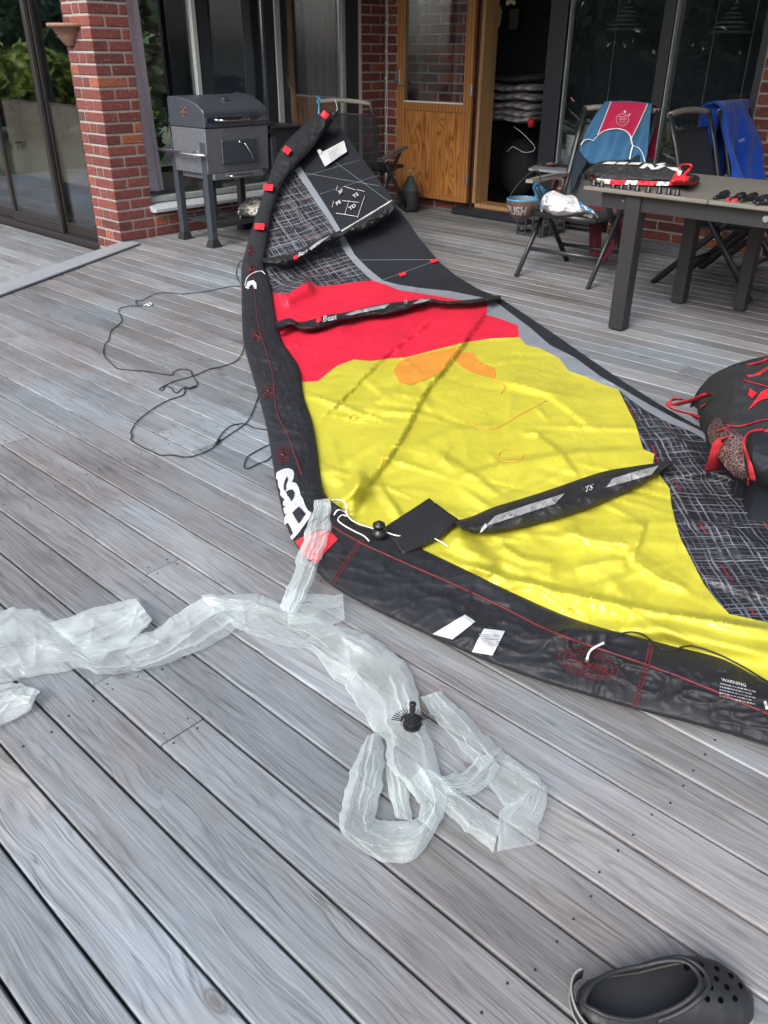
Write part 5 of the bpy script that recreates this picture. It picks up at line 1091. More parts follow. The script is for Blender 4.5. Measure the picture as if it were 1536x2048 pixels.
for k in range(3):
    p = at(1163, 462); z = .02 + k * .035; m = MB(); pts = [(p.x + .19 * sx, p.y + .13 + .15 * sy, z + .014) for sx, sy in ((-.8, -1), (.8, -1), (1, -.8), (1, .8), (.8, 1), (-.8, 1), (-1, .8), (-1, -.8))]
    m.tube(spline(pts, 3, True), .016, 6, closed=True); m.box(p.x - .17, p.x + .17, p.y, p.y + .26, z - .002, z + .004); o = m.build('tray', M['rubber'], None, False); tag(o, f'{["lowest", "middle", "topmost"][k]} of three black trays stacked under the chair', 'tray', 'stacked black trays under the chair')
o = MB().tube([tb(1072, 372, 6.0), tb(1083, 388, 5.95), tb(1078, 404, 5.9), tb(1068, 412, 5.85)], [.03, .045, .05, .03], 10).build('cloth_bundle', M['helmet_blue'], None, True); tag(o, 'small blue bundle squeezed between the helmet and the plastic bag', 'bundle')
# cloth on the window sill
SM = Mound([(cz(490, 120), cz(490, 90)), (cz(520, 145), cz(540, 20)), (cz(600, 145), cz(600, 40)), (cz(700, 140), cz(690, 35)), (cz(790, 138), cz(760, 25)), (cz(845, 115), cz(840, 90))], lambda q, a_: .05 * np.sin(np.minimum(q, .98) * 1.6) ** .6 * (1 - .3 * np.sin(a_ * 9)), 50, .49, .35, 9)
fabric('cloth_pink', (.46, .30, .25), .85, 0, .5, 30, .2); o = SM.mesh('cloth', 'cloth_pink', None, 18, None, .03); tag(o, 'crumpled pale pink cloth on the window sill next to the doorway', 'cloth')
# weight bag by the door
q = at(812, 424); wb_ = thing('dry_bag', 'dark rubber weight bag with steel ring standing by the wooden door', 'bag', tuple(q)); plain('bag_dark', (.017, .018, .022), .65, bump=.3); plain('bag_teal', (.040, .058, .062), .7, bump=.3)
q = Vector((q.x, q.y + .06, 0))
def wpt(r, z, th): k = 1 + .05 * math.sin(th * 3 + z * 9); return (q.x + r * k * math.cos(th), q.y + r * k * math.sin(th) * .9, z)
prof = [(.02, .0), (.083, .004), (.092, .03), (.094, .10), (.095, .17), (.090, .205)]; MB().grid(len(prof), 24, lambda u, v: wpt(*prof[round(u * (len(prof) - 1))], v * 6.283), wrap=True).build('body', M['bag_dark'], wb_, True)
prof2 = [(.091, .200), (.078, .235), (.058, .27), (.036, .305), (.030, .33), (.012, .338)]; MB().grid(len(prof2), 24, lambda u, v: wpt(*prof2[round(u * (len(prof2) - 1))], v * 6.283), wrap=True).build('hood', M['bag_teal'], wb_, True)
MB().tube([q + RX * .028 * math.cos(t) + Vector((0, 0, .358 + .033 * math.sin(t))) for t in np.linspace(0, 6.283, 20)[:-1]], .0045, 6, closed=True).build('ring', M['steel'], wb_, True)

# ------------------------------------------------------------------ backpack
fabric('pack_black', (.024, .025, .028), .78, 0, .22, 14, .25); fabric('pack_navy', (.015, .018, .025), .7, 0, .15, 10, .25)
def packmesh():
    t = NT('pack_mesh'); p = t.pos(); vo = t.n('TexVoronoi', feature='DISTANCE_TO_EDGE'); vo.inputs['Scale'].default_value = 75; t.l(p, vo.inputs['Vector']); ln = t.math('LESS_THAN', vo.outputs[0], .055)
    t.set(color=t.mix(t.math('MULTIPLY', ln, .8), (.016, .014, .016), (.25, .11, .11)), rough=.6); M['pack_mesh'] = t.m
packmesh(); plain('webbing_red', (.40, .014, .026), .7, scale=200, bump=.3)
bz = lambda x, y: (1330 + x / 7.063, 690 + y / 7.063)
pk = thing('backpack', 'black backpack with red trim lying half on the kite at the right', 'backpack', tuple(at(1470, 900)))
PK = Mound([(bz(462, 830), bz(478, 720)), (bz(480, 960), bz(520, 610)), (bz(520, 1120), bz(600, 480)), (bz(600, 1330), bz(700, 400)), (bz(720, 1600), bz(840, 330)), (bz(860, 1800), bz(1000, 262)), (bz(1050, 1960), bz(1200, 205)), (bz(1300, 2060), bz(1455, 150)), (bz(1700, 2100), bz(1900, 60)), (bz(2100, 2000), bz(2200, 200))], lambda q, a_: .04 + .17 * np.sqrt(np.clip(q / .38, 0, 1)) + .08 * q, 120, .0, .06, 12, 3.2)
PK.mesh('body', 'pack_black', pk, 40, None, .08)
pc = lambda nm, pts, r, mat='webbing_red', off=.003, flat=.35, zf=None: cord(nm, [bz(*p) for p in pts], r, mat, zf or PK.z, off, pk, flat=flat)
pc('piping', [(640, 585), (645, 500), (680, 440), (740, 418), (850, 425), (1000, 455), (1200, 520), (1400, 572), (1600, 640)], .0055)
pc('zip_tape', [(860, 372), (960, 320), (1100, 285), (1250, 262), (1380, 225), (1455, 185), (1600, 130)], .012); pc('zip_tape', [(1160, 435), (1260, 428), (1350, 390), (1455, 320), (1600, 260)], .011)
decal('opening', [bz(*p) for p in [(1000, 440), (1150, 450), (1260, 440), (1360, 405), (1470, 340), (1650, 270), (1700, 620), (1550, 600), (1400, 560), (1200, 510)]], 'cloth_black', PK.z, .004, 4, pk)
pc('piping', [(870, 1130), (960, 1145), (1060, 1145), (1200, 1110), (1350, 1065), (1480, 1045), (1650, 1030)], .0068)
decal('mesh_panel', [bz(*p) for p in [(600, 1190), (640, 1100), (730, 1015), (790, 1040), (830, 1130), (900, 1180), (1000, 1180), (1110, 1290), (1095, 1420), (1120, 1600), (1160, 1880), (1090, 1900), (980, 1850), (880, 1760), (760, 1600), (660, 1440), (610, 1310)]], 'pack_mesh', PK.z, .004, 4, pk)
decal('emblem', [bz(*p) for p in [(1170, 690), (1195, 640), (1200, 600), (1235, 645), (1300, 672), (1250, 730), (1225, 752), (1210, 730), (1180, 715)]], 'cloth_red', PK.z, .005, 3, pk)
decal('emblem', [bz(*p) for p in [(1170, 918), (1260, 800), (1320, 710), (1360, 660), (1420, 625), (1500, 610), (1600, 640), (1640, 700), (1560, 740), (1460, 752), (1380, 770), (1310, 800), (1250, 860)]], 'cloth_red', PK.z, .005, 3, pk)
decal('print', [bz(*p) for p in [(496, 862), (560, 830), (585, 822), (575, 842), (520, 875), (500, 888)]], 'cloth_red', PK.z, .004, 3, pk)
pc('seam', [(670, 740), (700, 860), (750, 960), (800, 1080)], .0018, 'cloth_black', .002); pc('strap_buckle', [(620, 690), (700, 690), (770, 695)], .012, 'plastic_black', .012)
def strap(pts, zs, w_, name='strap'):
    C_ = spline([at(*bz(*p), z) for p, z in zip(pts, zs)], 6); mb = MB(); v = []
    for i, c in enumerate(C_):
        d = (C_[min(i + 1, len(C_) - 1)] - C_[max(i - 1, 0)]).normalized(); s_ = d.cross(Vector((-.5, .5, .7))).normalized(); u = s_.cross(d)
        v += [c + s_ * w_ / 2 + u * .002, c - s_ * w_ / 2 + u * .002, c - s_ * w_ / 2 - u * .002, c + s_ * w_ / 2 - u * .002]
    f = [(i * 4 + k, i * 4 + (k + 1) % 4, (i + 1) * 4 + (k + 1) % 4, (i + 1) * 4 + k) for i in range(len(C_) - 1) for k in range(4)]
    return mb.add(v, f).build(name, M['webbing_red'], pk, True)
strap([(640, 690), (540, 720), (400, 775), (250, 815), (130, 850)], (.22, .20, .16, .13, .10), .042); strap([(480, 1030), (380, 985), (240, 945), (110, 905), (50, 850), (70, 790), (140, 760), (240, 765)], (.04, .05, .05, .05, .06, .07, .08, .09), .030)
strap([(880, 1290), (800, 1340), (760, 1450), (720, 1600), (660, 1760)], (.22, .22, .19, .14, .06), .052); strap([(880, 1300), (850, 1400), (830, 1560), (850, 1660)], (.22, .17, .14, .12), .022)
PK2 = Mound([(bz(1120, 1560), bz(1095, 1390)), (bz(1150, 1750), bz(1130, 1300)), (bz(1200, 1880), bz(1200, 1240)), (bz(1330, 2010), bz(1350, 1215)), (bz(1600, 2080), bz(1600, 1215)), (bz(1900, 2050), bz(1900, 1300))], lambda q, a_: .12 + .16 * np.sin(np.minimum(q * 1.3, .98) * 1.6) ** .7, 70, .0, .05, 14, 5)
PK2.mesh('front_pocket', 'pack_navy', pk, 26, None, .03)
cord('zip_tape', [bz(*p) for p in [(1240, 1900), (1215, 1780), (1170, 1600), (1120, 1460), (1110, 1370), (1150, 1280), (1230, 1230), (1330, 1216), (1480, 1214), (1650, 1216)]], .011, 'webbing_red', lambda P: np.maximum(PK2.z(P), PK.z(P)), .003, pk, flat=.4)
pc('zip_puller', [(735, 1220), (800, 1190), (900, 1160)], .007, 'webbing_red', .008); pc('zip_puller', [(1180, 1880), (1180, 1980)], .008, 'webbing_red', .010)

# ------------------------------------------------------------------ clog
plain('clog_rubber', (.018, .0195, .023), .5, spec=.4, scale=120, bump=.15); plain('clog_inner', (.012, .014, .018), .6); plain('clog_sole', (.23, .23, .215), .7); plain('void', (.003, .003, .003), 1.0, spec=0)
hl, to = at(1156, 2018, .03), at(1500, 1984, .022); cd = (to - hl); cd.z = 0; CLn = cd.length; cd.normalize(); cs = Vector((-cd.y, cd.x, 0))
cg = thing('clog', 'black rubber clog with round vent holes at the bottom right corner', 'shoe', (hl.x, hl.y, 0))
hw = lambda s_: float(np.interp(s_, [0, .03, .1, .25, .42, .6, .75, .87, .95, 1.0], [.016, .036, .049, .052, .050, .057, .062, .057, .040, .012]))
hz = lambda s_: float(np.interp(s_, [0, .05, .25, .45, .62, .75, .88, .96, 1.0], [.050, .058, .062, .070, .080, .071, .054, .038, .024]))
sk = lambda s_: .012 * math.sin(s_ * 3.0) - .006
def cpt(s_, v, z): q = hl + cd * (s_ * CLn) + cs * (v * hw(s_) + sk(s_)); return Vector((q.x, q.y, z))
dome = lambda s_, v: .014 + (hz(s_) - .014) * max(0, 1 - abs(v) ** 3.2) ** .55
# opening of the shoe: ellipse in (s, v)
OS, OA, OV = .345, .325, .80
m = MB(); NS, NV = 70, 41; vv_, ff_ = [], []
for i in range(NS):
    for j in range(NV):
        s_, v = i / (NS - 1), -1 + 2 * j / (NV - 1); e = math.hypot((s_ - OS) / OA, v / OV)
        if e < 1 and e > .90: s_, v = OS + (s_ - OS) / e, v / e
        vv_.append(cpt(s_, v, dome(s_, v)))
for i in range(NS - 1):
    for j in range(NV - 1):
        s_, v = (i + .5) / (NS - 1), -1 + 2 * (j + .5) / (NV - 1)
        if math.hypot((s_ - OS) / OA, v / OV) > .965: ff_.append((i * NV + j, i * NV + j + 1, (i + 1) * NV + j + 1, (i + 1) * NV + j))
o = mk('upper', vv_, ff_, M['clog_rubber'], cg, True)
MB().tube([cpt(OS + OA * math.cos(t), OV * math.sin(t), dome(OS + OA * math.cos(t), OV * math.sin(t)) + .001) for t in np.linspace(0, 6.283, 60)[:-1]], .0042, 8, closed=True).build('collar', M['clog_rubber'], cg, True)
MB().tube([cpt(OS + (OA + .045) * math.cos(t), (OV + .10) * math.sin(t), dome(OS + (OA + .045) * math.cos(t), (OV + .10) * math.sin(t)) + .001) for t in np.linspace(-1.45, 1.45, 40)], .0048, 8).build('strap_ridge', M['clog_rubber'], cg, True)
m = MB(); st_ = [i / 40 for i in range(41)]
for z, k in ((0, 1.0), (.010, 1.06), (.016, 1.05), (.019, .98)):
    for s_ in st_: m.v.append(tuple(cpt(s_, k, z)))
    for s_ in st_[::-1]: m.v.append(tuple(cpt(s_, -k, z)))
n_ = 82; m.f = [tuple(range(n_ - 1, -1, -1)), tuple(3 * n_ + i for i in range(n_))] + [(k * n_ + i, k * n_ + (i + 1) % n_, (k + 1) * n_ + (i + 1) % n_, (k + 1) * n_ + i) for k in range(3) for i in range(n_)]; m.m = [0] * len(m.f)
m.build('sole', M['clog_sole'], cg, True)
m = MB(); m.grid(30, 9, lambda u, v: cpt(.03 + .8 * u, -.86 + 1.72 * v, .0205 + .004 * (2 * v - 1) ** 2)); m.build('footbed', M['clog_inner'], cg, True)
for px, py in ((1374, 1933), (1402, 1932), (1433, 1938), (1461, 1952), (1404, 1949), (1432, 1958), (1480, 1972), (1421, 1975), (1453, 1975), (1414, 1997), (1441, 2000), (1469, 1997)):
    z = .06
    for _ in range(6):
        p = at(px, py, z); d = p - hl; d.z = 0; s_ = d.dot(cd) / CLn; v = (d.dot(cs) - sk(s_)) / max(hw(s_), .01); z = dome(min(max(s_, 0), 1), min(max(v, -1), 1))
    p = at(px, py, z); m = MB(); m.lathe([(.0048, -.004), (.0048, .0012), (.0044, .0016)], p, 10); m.build('vent_hole_dark', M['void'], cg)  # black disc on the surface, painted darkness of a hole
m = MB(); v0 = []
for t in np.linspace(-1.2, 1.2, 24):
    s_ = .10 - .135 * math.cos(t * 1.15); v = math.sin(t * 1.25) * 1.15
    q = hl + cd * (s_ * CLn) + cs * (v * .046)
    m.v += [(q.x, q.y, .030), (q.x, q.y, .052)]
m.f = [(2 * i, 2 * i + 1, 2 * i + 3, 2 * i + 2) for i in range(23)]; m.m = [0] * 23; o = m.build('heel_strap', M['clog_rubber'], cg, True); md = o.modifiers.new('solidify', 'SOLIDIFY'); md.thickness = .004
for k in (0, 1): MB().tube([m.v[2 * i + k] for i in range(24)], .0022, 6).build('strap_edge', M['clog_sole'], cg, True)
# ------------------------------------------------------------------ grill
GX0, GX1, GY0, GY1 = -6.19, -5.72, 4.10, 4.735
gr = thing('grill', 'grey charcoal grill with domed lid and chrome handles beside the window', 'grill', (-5.96, 4.42, 0))
prof = [(GX1, .888), (GX1, 1.0), (GX1 - .02, 1.022), (GX1 - .09, 1.062), (GX1 - .18, 1.088), (GX1 - .28, 1.10), (GX0 + .03, 1.102), (GX0, 1.09), (GX0, .888)]
m = MB(); m.prism(prof[::-1], 'y', GY0, GY1); o = m.build('lid', M['grill_paint'], gr); bevel(o, .012, 3); lid = o
MB().box(GX1 - .003, GX1 + .004, GY0 + .02, GY1 - .01, .925, .962, .002).build('lid_band', M['chrome'], lid)
y0, y1 = atx(441, 233, GX1 + .04).y, atx(500, 231, GX1 + .04).y
m = MB(); m.tube([(GX1, y0, .945), (GX1 + .045, y0, .945), (GX1 + .05, y0 + .02, .945), (GX1 + .05, y1 - .02, .945), (GX1 + .045, y1, .945), (GX1, y1, .945)], .009, 8); m.build('lid_handle', M['chrome'], lid, True)
b = tb(449, 199, 1); d = ray(449, 199); t = (-5.85 - 0) / d.x; m = MB(); m.box(-5.87, -5.83, d.y * t - .02, d.y * t + .02, 1.075, 1.096, .006); m.build('thermometer', M['chrome'], lid)
m = MB(); cy = aty(367, 222, GY0); 
for k in range(5):
    a0 = k * 2 * math.pi / 5; m.add([(cy.x + .012 * math.cos(a0 + .2), GY0 - .004, cy.z + .012 * math.sin(a0 + .2))] + [(cy.x + .034 * math.cos(a0 + q), GY0 - .004, cy.z + .034 * math.sin(a0 + q)) for q in (0, .2, .4, .6)], [(0, 4, 3, 2, 1)])
vo_ = m.build('vent_slot_dark', M['void'], lid); tag(vo_, kind='stuff'); plain('vent_copper', (.17, .10, .095), .45, metal=.4); MB().lathe([(.041, -.003), (.041, 0)], (cy.x, GY0, cy.z), 24, 'y').build('vent_disc', M['vent_copper'], lid)  # flat black shapes on the disc paint the dark of the slots
m = MB(); m.prism([(GX1 - .006, .887), (GX1 - .02, .56), (GX0 + .02, .56), (GX0 + .006, .887)], 'y', GY0 + .006, GY1 - .006); o = m.build('firebox', M['grill_steel'], gr); bevel(o, .006)
fy0, fy1 = atx(443, 300, GX1).y, atx(513, 300, GX1).y
m = MB(); m.box(GX1 - .012, GX1 + .008, fy0, fy1, .625, .80, .006); hatch_ = m.build('charcoal_door', M['grill_paint'], gr); bevel(hatch_, .01)
yh = atx(486, 290, GX1).y; m = MB(); m.tube([(GX1 + .01, yh, .77), (GX1 + .03, yh, .765), (GX1 + .03, yh + .05, .70), (GX1 + .028, yh + .075, .645)], .006, 8); m.build('door_latch', M['chrome'], hatch_, True)
yh -= .045; MB().lathe([(.009, 0), (.009, .02)], (GX1 + .008, yh, .782), 10, 'x').build('door_knob', M['chrome'], hatch_, True)
m = MB(); m.box(GX0 + .04, GX1 + .004, GY0 + .05, GY1 - .09, .515, .559, .004); tray = m.build('ash_drawer', M['grill_steel'], gr)
m = MB(); ya, yb = GY0 + .19, GY0 + .40; m.tube([(GX1, ya, .54), (GX1 + .04, ya, .54), (GX1 + .042, ya + .02, .54), (GX1 + .042, yb - .02, .54), (GX1 + .04, yb, .54), (GX1, yb, .54)], .008, 8); m.build('drawer_handle', M['chrome'], tray, True)
for (lx, ly, zt) in ((-6.235, 4.165, .80), (-5.775, 4.125, .79), (-6.235, 4.80, .80), (-5.775, 4.80, .79)):
    m = MB(); m.box(lx - .029, lx + .029, ly - .029, ly + .029, .05, zt, .004); lg = m.build('leg', M['grill_paint'], gr)
    q = MB(); q.add([(lx + sx * a_, ly + sy * a_, z) for a_, z in ((.046, 0), (.043, .022), (.030, .062)) for sx, sy in ((-1, -1), (1, -1), (1, 1), (-1, 1))], [(3, 2, 1, 0), (8, 9, 10, 11)] + [(k * 4 + i, k * 4 + (i + 1) % 4, (k + 1) * 4 + (i + 1) % 4, (k + 1) * 4 + i) for k in (0, 1) for i in range(4)]); q.build('foot', M['rubber'], lg)
m = MB(); m.tube([(-6.36, 4.095, .705), (-6.30, 4.075, .705), (-5.80, 4.035, .705), (-5.70, 4.075, .705)], .012, 8); m.build('side_rail', M['chrome'], gr, True)
for x, y in ((-6.235, 4.135), (-5.775, 4.095)): MB().tube([(x, y, .705), (x, y - .05, .705)], .011, 8).build('rail_bracket', M['chrome'], gr, True)
MB().lathe([(.03, 0), (.03, .004), (.01, .006)], (aty(408, 300, GY0).x - .12, GY0 - .002, .70), 14, 'y').build('side_vent', M['chrome'], gr)
for k in range(9): MB().box(-6.20, -5.76, 4.18 + k * .07, 4.205 + k * .07, .165, .180).build('shelf_slat', M['black_metal'], gr)
m = MB(); m.box(-5.755, -5.735, 4.155, 4.83, .15, .185); m.build('shelf_rail', M['black_metal'], gr); m = MB(); m.box(-6.225, -6.205, 4.19, 4.77, .15, .185); m.build('shelf_rail', M['black_metal'], gr)
for x in (-5.80, -6.20): MB().lathe([(.03, -.018), (.075, -.015), (.082, 0), (.075, .015), (.03, .018)], (x, 4.83, .083), 24, 'x').build('wheel', M['rubber'], gr, True)
for k in range(6): MB().box(GX0 + .02 + k * .075, GX0 + .085 + k * .075, GY1 + .04, GY1 + .40, .855, .872, .004).build('table_slat', M['black_metal'], gr)
m = MB(); m.box(GX1 - .07, GX1 - .03, GY1 + .04, GY1 + .40, .70, .854); m.build('side_table_panel', M['black_metal'], gr)
MB().box(GX0 + .02, GX1 - .02, GY1 + .0, GY1 + .045, .82, .852).build('side_table_bracket', M['black_metal'], gr)
MB().box(-5.99, -5.92, 4.22, 4.30, .20, .515).build('ash_chute', M['rubber'], gr)
# glove on the grill shelf
gz = lambda x, y: (300 + x / 5.486, 160 + y / 5.486)
GL = Mound([(gz(960, 1480), gz(962, 1440)), (gz(1000, 1490), gz(1000, 1360)), (gz(1060, 1495), gz(1070, 1300)), (gz(1120, 1500), gz(1130, 1285)), (gz(1180, 1500), gz(1190, 1290)), (gz(1240, 1480), gz(1240, 1330)), (gz(1270, 1440), gz(1270, 1400))], lambda q, a_: .10 * np.sin(np.minimum(q, .98) * 1.6) ** .6, 50, .182, .3, 17)
fabric('glove_leather', (.40, .39, .37), .8, 0, .5, 30, .2); o = GL.mesh('work_glove', 'glove_leather', None, 18, None, .05); tag(o, 'pale grey work glove lying on the lower shelf of the grill', 'glove')
# ------------------------------------------------------------------ wall planter, string lights
pq = aty(139, 60, YP); pz0, pz1 = aty(139, 92, YP).z, aty(139, 45, YP - .1).z
pl_ = thing('wall_planter', 'half round terracotta planter mounted on the brick pillar', 'planter', (pq.x, YP, pz0))
R_ = .175
def plt_(u, v):
    k = [.22, .30, .55, .80, .93, .97, 1.03, 1.03, .95][min(8, round(u * 8))]; z = [pz0, pz0 + .01, pz0 + .06, pz0 + .12, pz1 - .03, pz1 - .025, pz1 - .022, pz1, pz1][min(8, round(u * 8))]
    t = math.pi * v; return (pq.x - .01 + R_ * k * math.cos(t), YP - .002 - R_ * k * .85 * math.sin(t), z)
MB().grid(9, 25, plt_).build('bowl', M['terracotta'], pl_, True)
m = MB(); m.add([(pq.x - .01, YP - .003, pz1 - .02)] + [plt_(.9, k / 16) for k in range(17)], [(0, k + 1, k + 2) for k in range(16)]); m.build('soil', M['interior'], pl_)
MB().lathe([(.012, 0), (.012, .012), (.004, .014)], (plt_(.4, .45)[0] + .0, plt_(.4, .45)[1] - .004, pz0 + .07), 10, 'y').build('tag', M['chrome'], pl_)
sq = aty(772, 0, Y3 - .03); sl_ = thing('string_lights', 'pale cord of small round lights hanging down the wall beside the door', 'lights', (sq.x, Y3 - .03, .2))
lo = aty(772, 385, Y3 - .03).z
MB().tube([(sq.x + .006 * math.sin(k * 1.3), Y3 - .02, lo + (2.5 - lo) * k / 24) for k in range(25)], .004, 6).build('cord', M['cord_white'], sl_, True)
MB().tube([(sq.x + .012 + .006 * math.sin(k * 1.7), Y3 - .016, lo + (2.5 - lo) * k / 24) for k in range(25)], .003, 6).build('cord', M['cord_white'], sl_, True)
for py in (-10, 46, 102, 157, 215, 267, 318): z = aty(772, py, Y3 - .03).z; MB().lathe([(.0, -.012), (.009, -.008), (.012, 0), (.009, .008), (.0, .012)], (sq.x, Y3 - .028, z), 10, cap=False).build('bulb', M['white_paint'], sl_, True)
# ------------------------------------------------------------------ things indoors
plain('cushion_dark', (.06, .06, .065), .9)
def cushmat():
    t = NT('cushion_check'); p = t.pos(); s = t.n('SeparateXYZ'); t.l(p, s.inputs[0]); c = None
    f1 = t.math('LESS_THAN', t.math('FRACT', t.math('MULTIPLY', s.outputs[0], 9.0)), .5)
    t.set(color=t.mix(f1, (.30, .29, .31), (.52, .51, .53)), rough=.9); M['cushion_check'] = t.m
cushmat()
iz = lambda x, y: (960 + x / 4.7625, y / 4.7625)
for k, y in enumerate((740, 835, 920, 1005, 1075, 1130)):
    a_, b_ = aty(*iz(100, y), 7.62), aty(*iz(520 - 8 * k, y + 15), 7.62); zc_ = (a_.z + b_.z) / 2; hh = .036
    def cu(u, v, a_=a_, b_=b_, zc_=zc_, k=k):
        t = u * 2 * math.pi; s_ = v; r = max(.0, 1 - abs(2 * s_ - 1) ** 6) ** .4
        return (a_.x - .12 + (b_.x - a_.x + .12) * s_, 7.62 + .24 + .25 * math.cos(t) * (.6 + .4 * r), zc_ + .010 * math.sin(s_ * 9 + k) + hh * math.sin(t) * r)
    o = MB().grid(15, 22, lambda u, v: (lambda p: (min(p[0], -4.63), p[1], p[2]))(cu(u, v))).build('seat_cushion', M['cushion_check'] if k else M['cushion_dark'], None, True); tag(o, f'checked grey seat cushion, {["topmost", "second from top", "third from top", "fourth from top", "fifth from top", "lowest"][k]} of the stack in the doorway', 'cushion', 'checked cushions stacked inside the doorway')
bagd = thing('duffel_bag', 'black bag with white piping below the cushions in the doorway', 'bag', (-4.9, 7.7, .1)); plain('duffel', (.013, .016, .024), .8)
MB().grid(14, 24, lambda u, v: (aty(*iz(330, 1350), 7.6).x + .24 * math.cos(6.283 * v) * math.sin(3.1416 * u) - .02, 7.75 + .16 * math.sin(6.283 * v) * math.sin(3.1416 * u), .36 - .28 * math.cos(3.1416 * u)), wrap=True).build('body', M['duffel'], bagd, True)
MB().tube(spline([aty(*iz(x, y), 7.575) for x, y in ((320, 1205), (400, 1265), (470, 1335), (520, 1400), (500, 1440), (420, 1450), (350, 1415), (310, 1400), (255, 1445))], 5), .004, 6).build('piping', M['cloth_white'], bagd, True)
o = MB().lathe([(.0, -.05), (.03, -.04), (.04, 0), (.03, .03), (.0, .045)], tuple(aty(*iz(490, 1165), 7.55)), 12, cap=False).build('red_pouch', M['cloth_red'], None, True); tag(o, 'small red pouch tucked beside the stacked cushions in the doorway', 'pouch')
a_, b_ = aty(*iz(285, 85), 8.6), aty(*iz(355, 280), 8.6); plain('print_green', (.30, .36, .32), .6); pf = thing('picture', 'narrow pale green picture on the dark inner wall seen through the doorway', 'picture', (a_.x, 8.6, b_.z)); MB().box(a_.x, b_.x, 8.6, 8.61, b_.z, a_.z).build('print', M['print_green'], pf); MB().box(a_.x - .02, b_.x + .02, 8.611, 8.64, b_.z - .02, a_.z + .02).build('frame', M['dark_frame'], pf)
MB().box(-6.5, -3.0, 8.66, 8.72, 0, 2.5).build('partition', M['interior'], house)
gl_ = thing('garland', 'cream garland hanging at the top of the doorway', 'garland', tuple(aty(1002, 20, 7.25))); plain('garland_cream', (.42, .38, .28), .8)
for k, (x, y) in enumerate(((185, 80), (192, 120), (186, 160), (178, 200), (172, 235), (265, 25), (290, 8), (322, 20))): p = aty(*iz(x, y), 7.24); MB().lathe([(.0, -.025), (.018, -.015), (.020, .005), (.008, .022), (.0, .025)], tuple(p), 8, cap=False).build('bell', M['garland_cream'], gl_, True)
# cardboard box behind the sliding door
a_, b_ = aty(-60, 330, 4.35), aty(152, 215, 4.35); bx_ = thing('tv_box', 'large cardboard box with black lettering behind the sliding glass door', 'box', (a_.x, 4.4, a_.z)); plain('cardboard', (.36, .31, .25), .85)
MB().box(a_.x, b_.x, 4.35, 4.6, .22, b_.z, .004).build('carton', M['cardboard'], bx_); MB().box(a_.x - .1, b_.x + .2, 4.3, 4.75, .021, .219, .01).build('stand', M['interior'], bx_)
v_, f_ = text_geo('ED TV'); O, U_, V_ = aty(4, 306, 4.345), aty(48, 300, 4.345), aty(3, 288, 4.345)
mk('lettering', [O + (U_ - O) * (q[0] / 2.55) + (V_ - O) * (q[1] / .7) for q in v_], f_, M['void'], bx_)
# plants in the window
plain('pot_white', (.62, .64, .62), .35); plain('pot_dark', (.10, .12, .07), .6); plain('leaf_green', (.10, .17, .045), .5); plain('leaf_pale', (.30, .33, .15), .5)
wz = lambda x, y: (976 + x / 2.743, y / 2.743)
p0 = aty(*wz(465, 855), 7.16); p1 = aty(*wz(465, 740), 7.16); pt = thing('flower_pot', 'white round flower pot behind the window pane', 'pot', tuple(p0)); r_ = (aty(*wz(515, 800), 7.16).x - aty(*wz(412, 800), 7.16).x) / 2
MB().lathe([(.0, p0.z), (r_ * .78, p0.z), (r_ * .95, (p0.z + p1.z) / 2), (r_, p1.z), (r_ * .9, p1.z), (r_ * .85, p1.z - .03)], (p0.x, 7.2, 0), 24, cap=False).build('pot', M['pot_white'], pt, True)
MB().box(-4.4, -2.7, 7.08, 7.42, .46, min(.50, p0.z - .002)).build('inner_sill', M['interior_floor'], house)
def leaves(name, c, n, L, spread, mat, parent, up=.5, seed=1):
    r = random.Random(seed); mb = MB()
    for k in range(n):
        a_ = r.uniform(0, 6.283); e = r.uniform(-.5, 1.2) * up; d = Vector((math.cos(a_) * math.cos(e), math.sin(a_) * math.cos(e) * .5, math.sin(e))); s_ = d.cross(Vector((0, 0, 1))).normalized(); l_ = L * r.uniform(.6, 1.2); w_ = l_ * .16; b = Vector(c) + Vector((r.uniform(-1, 1) * spread, r.uniform(-.3, .3) * spread, r.uniform(-1, 1) * spread))
        mb.add([b, b + d * l_ * .4 + s_ * w_, b + d * l_ * .9 - Vector((0, 0, l_ * .15)), b + d * l_ * .4 - s_ * w_], [(0, 1, 2, 3)])
    return mb.build(name, M[mat], parent)
lv = leaves('foliage', (p0.x, 7.2, p1.z + .06), 14, .16, .05, 'leaf_green', pt, 1.0, 3); tag(lv, kind='stuff')
p2 = aty(*wz(975, 890), 7.16); p3 = aty(*wz(975, 790), 7.16); pt2 = thing('house_plant', 'pale green drooping house plant in a dark pot behind the window', 'plant', tuple(p2))
MB().lathe([(.0, .502), (.075, .502), (.095, p2.z + .03), (.10, p2.z + .05), (.085, p2.z + .05)], (p2.x, 7.26, 0), 20, cap=False).build('pot', M['pot_dark'], pt2, True)
lv = leaves('foliage', (p3.x, 7.18, p3.z), 42, .15, .10, 'leaf_pale', pt2, .9, 5); tag(lv, kind='stuff')
for k, (x, y0, y1, lb) in enumerate(((757, 0, 165, 'ribbed pendant lamp behind the window pane left of the mullion'), (1335, 0, 180, 'ribbed pendant lamp behind the window pane right of the mullion'))):
    c = aty(*wz(x, y1), 8.0); lp = thing('pendant_lamp', lb, 'lamp', tuple(c), group='pendant lamps behind the windows')
    for j in range(7): t = j / 6; MB().lathe([(.17 * (1 - t) + .02, 0), (.16 * (1 - t) + .018, .012)], (c.x, 8.0, c.z + .035 * j), 20).build('shade_ring', M['light_frame'], lp)
    MB().tube([(c.x, 8.0, c.z + .22), (c.x, 8.0, 2.5)], .008, 6).build('cord', M['cord_white'], lp)
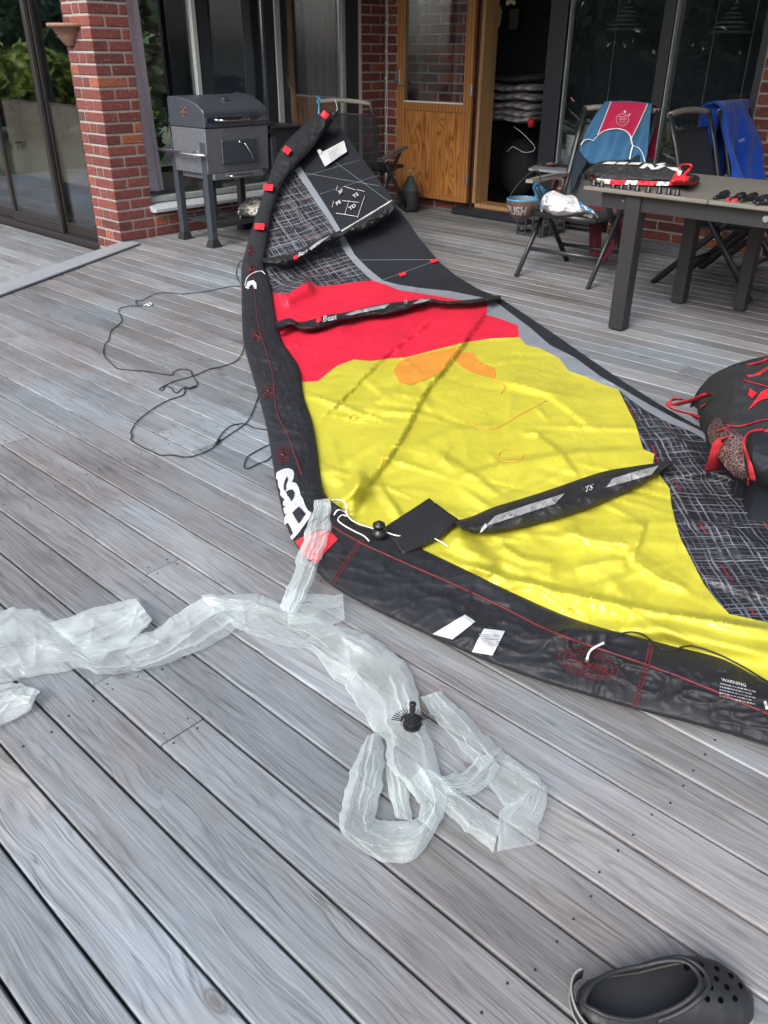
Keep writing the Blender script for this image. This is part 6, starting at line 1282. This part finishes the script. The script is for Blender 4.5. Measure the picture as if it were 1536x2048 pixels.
# ------------------------------------------------------------------ garden behind the camera, seen mirrored in the panes
def leafmat(name, c0, c1):
    t = NT(name); r = t.noise(t.pos(), 9, 3); t.set(color=t.ramp(r, [(.3, c0), (.7, c1)]), rough=.6); M[name] = t.m
leafmat('leaf_bush', (.09, .14, .015), (.24, .30, .045)); leafmat('leaf_tree', (.022, .046, .022), (.06, .10, .045)); plain('bark', (.06, .045, .035), .9)
def tree(name, loc, h, r0, rz_, n, size, mat, label, cat, seed, group, stem=True, zc=None):
    r = np.random.default_rng(seed); T = thing(name, label, cat, loc, 0, group); loc = Vector(loc); zc = zc if zc else h * .6
    d = r.normal(size=(n, 3)); d /= np.linalg.norm(d, axis=1)[:, None]; rad = r.uniform(.45, 1, n) ** .5; lump = .78 + .4 * fbm(d[:, 0] * 2.2 + 5, d[:, 1] * 2.2 + d[:, 2] * 2.2 + 5, 2, seed)
    C_ = d * (rad * lump)[:, None] * np.array([r0, r0, rz_]) + np.array([loc.x, loc.y, loc.z + zc])
    C_[:, 2] = np.maximum(C_[:, 2], loc.z + .03)
    a_ = r.normal(size=(n, 3)); a_ /= np.linalg.norm(a_, axis=1)[:, None]; b_ = np.cross(a_, r.normal(size=(n, 3))); b_ /= np.linalg.norm(b_, axis=1)[:, None]; s_ = size * r.uniform(.6, 1.3, n)[:, None]
    V = np.stack([C_ - a_ * s_, C_ + b_ * s_ * .45, C_ + a_ * s_, C_ - b_ * s_ * .45], 1).reshape(-1, 3); F = np.arange(4 * n).reshape(-1, 4)
    o = mk('crown', V, F, M[mat], T); tag(o, kind='stuff')
    m = MB(); m.tube([loc, loc + Vector((.05, .03, zc * .5)), loc + Vector((0, 0, zc))], [h * .022, h * .018, h * .010], 8)
    for k in range(5): q = 1.256 * k; m.tube([loc + Vector((0, 0, zc * .55)), loc + Vector((math.cos(q) * r0 * .5, math.sin(q) * r0 * .5, zc * 1.05))], [h * .010, h * .004], 6)
    m.build('trunk', M['bark'], T)
bush = [(-11.9, 4.7, 1.75, .85), (-11.7, 5.75, 1.9, .9), (-12.0, 6.8, 1.8, .9)]
for k, (x, y, h, r0) in enumerate(bush): tree('garden_bush', (x, y, -.45), h, r0, h * .5, 5200, .085, 'leaf_bush', 'bright green rounded bush in the garden seen through the sliding glass door, ' + ['left', 'middle', 'right'][k], 'bush', 40 + k, 'green bushes seen through the sliding door', zc=h * .52)
TS_ = [(-15.5, 4.4), (-15.8, 6.6), (-15.6, 8.8), (-24, 4.5), (-24.5, 1.8), (-24, -1), (-22.5, -3.5), (-20.5, -5.5), (-18, -7), (-15.4, -8), (-12.8, -8.6), (-10.2, -9), (-7.6, -9.2), (-5, -9.4), (-2.4, -9.5), (.2, -9.5), (2.8, -9.5)]
for k, (x, y) in enumerate(TS_): tree('hedge_tree', (x, y, -.45), 2.9 + .3 * math.sin(k * 2.1), 1.7, 1.75, 2800, .22, 'leaf_tree', 'dark leafy garden tree in a row, beyond the deck and mirrored in the panes', 'tree', 60 + k, 'dark trees mirrored in the windows', zc=1.85)
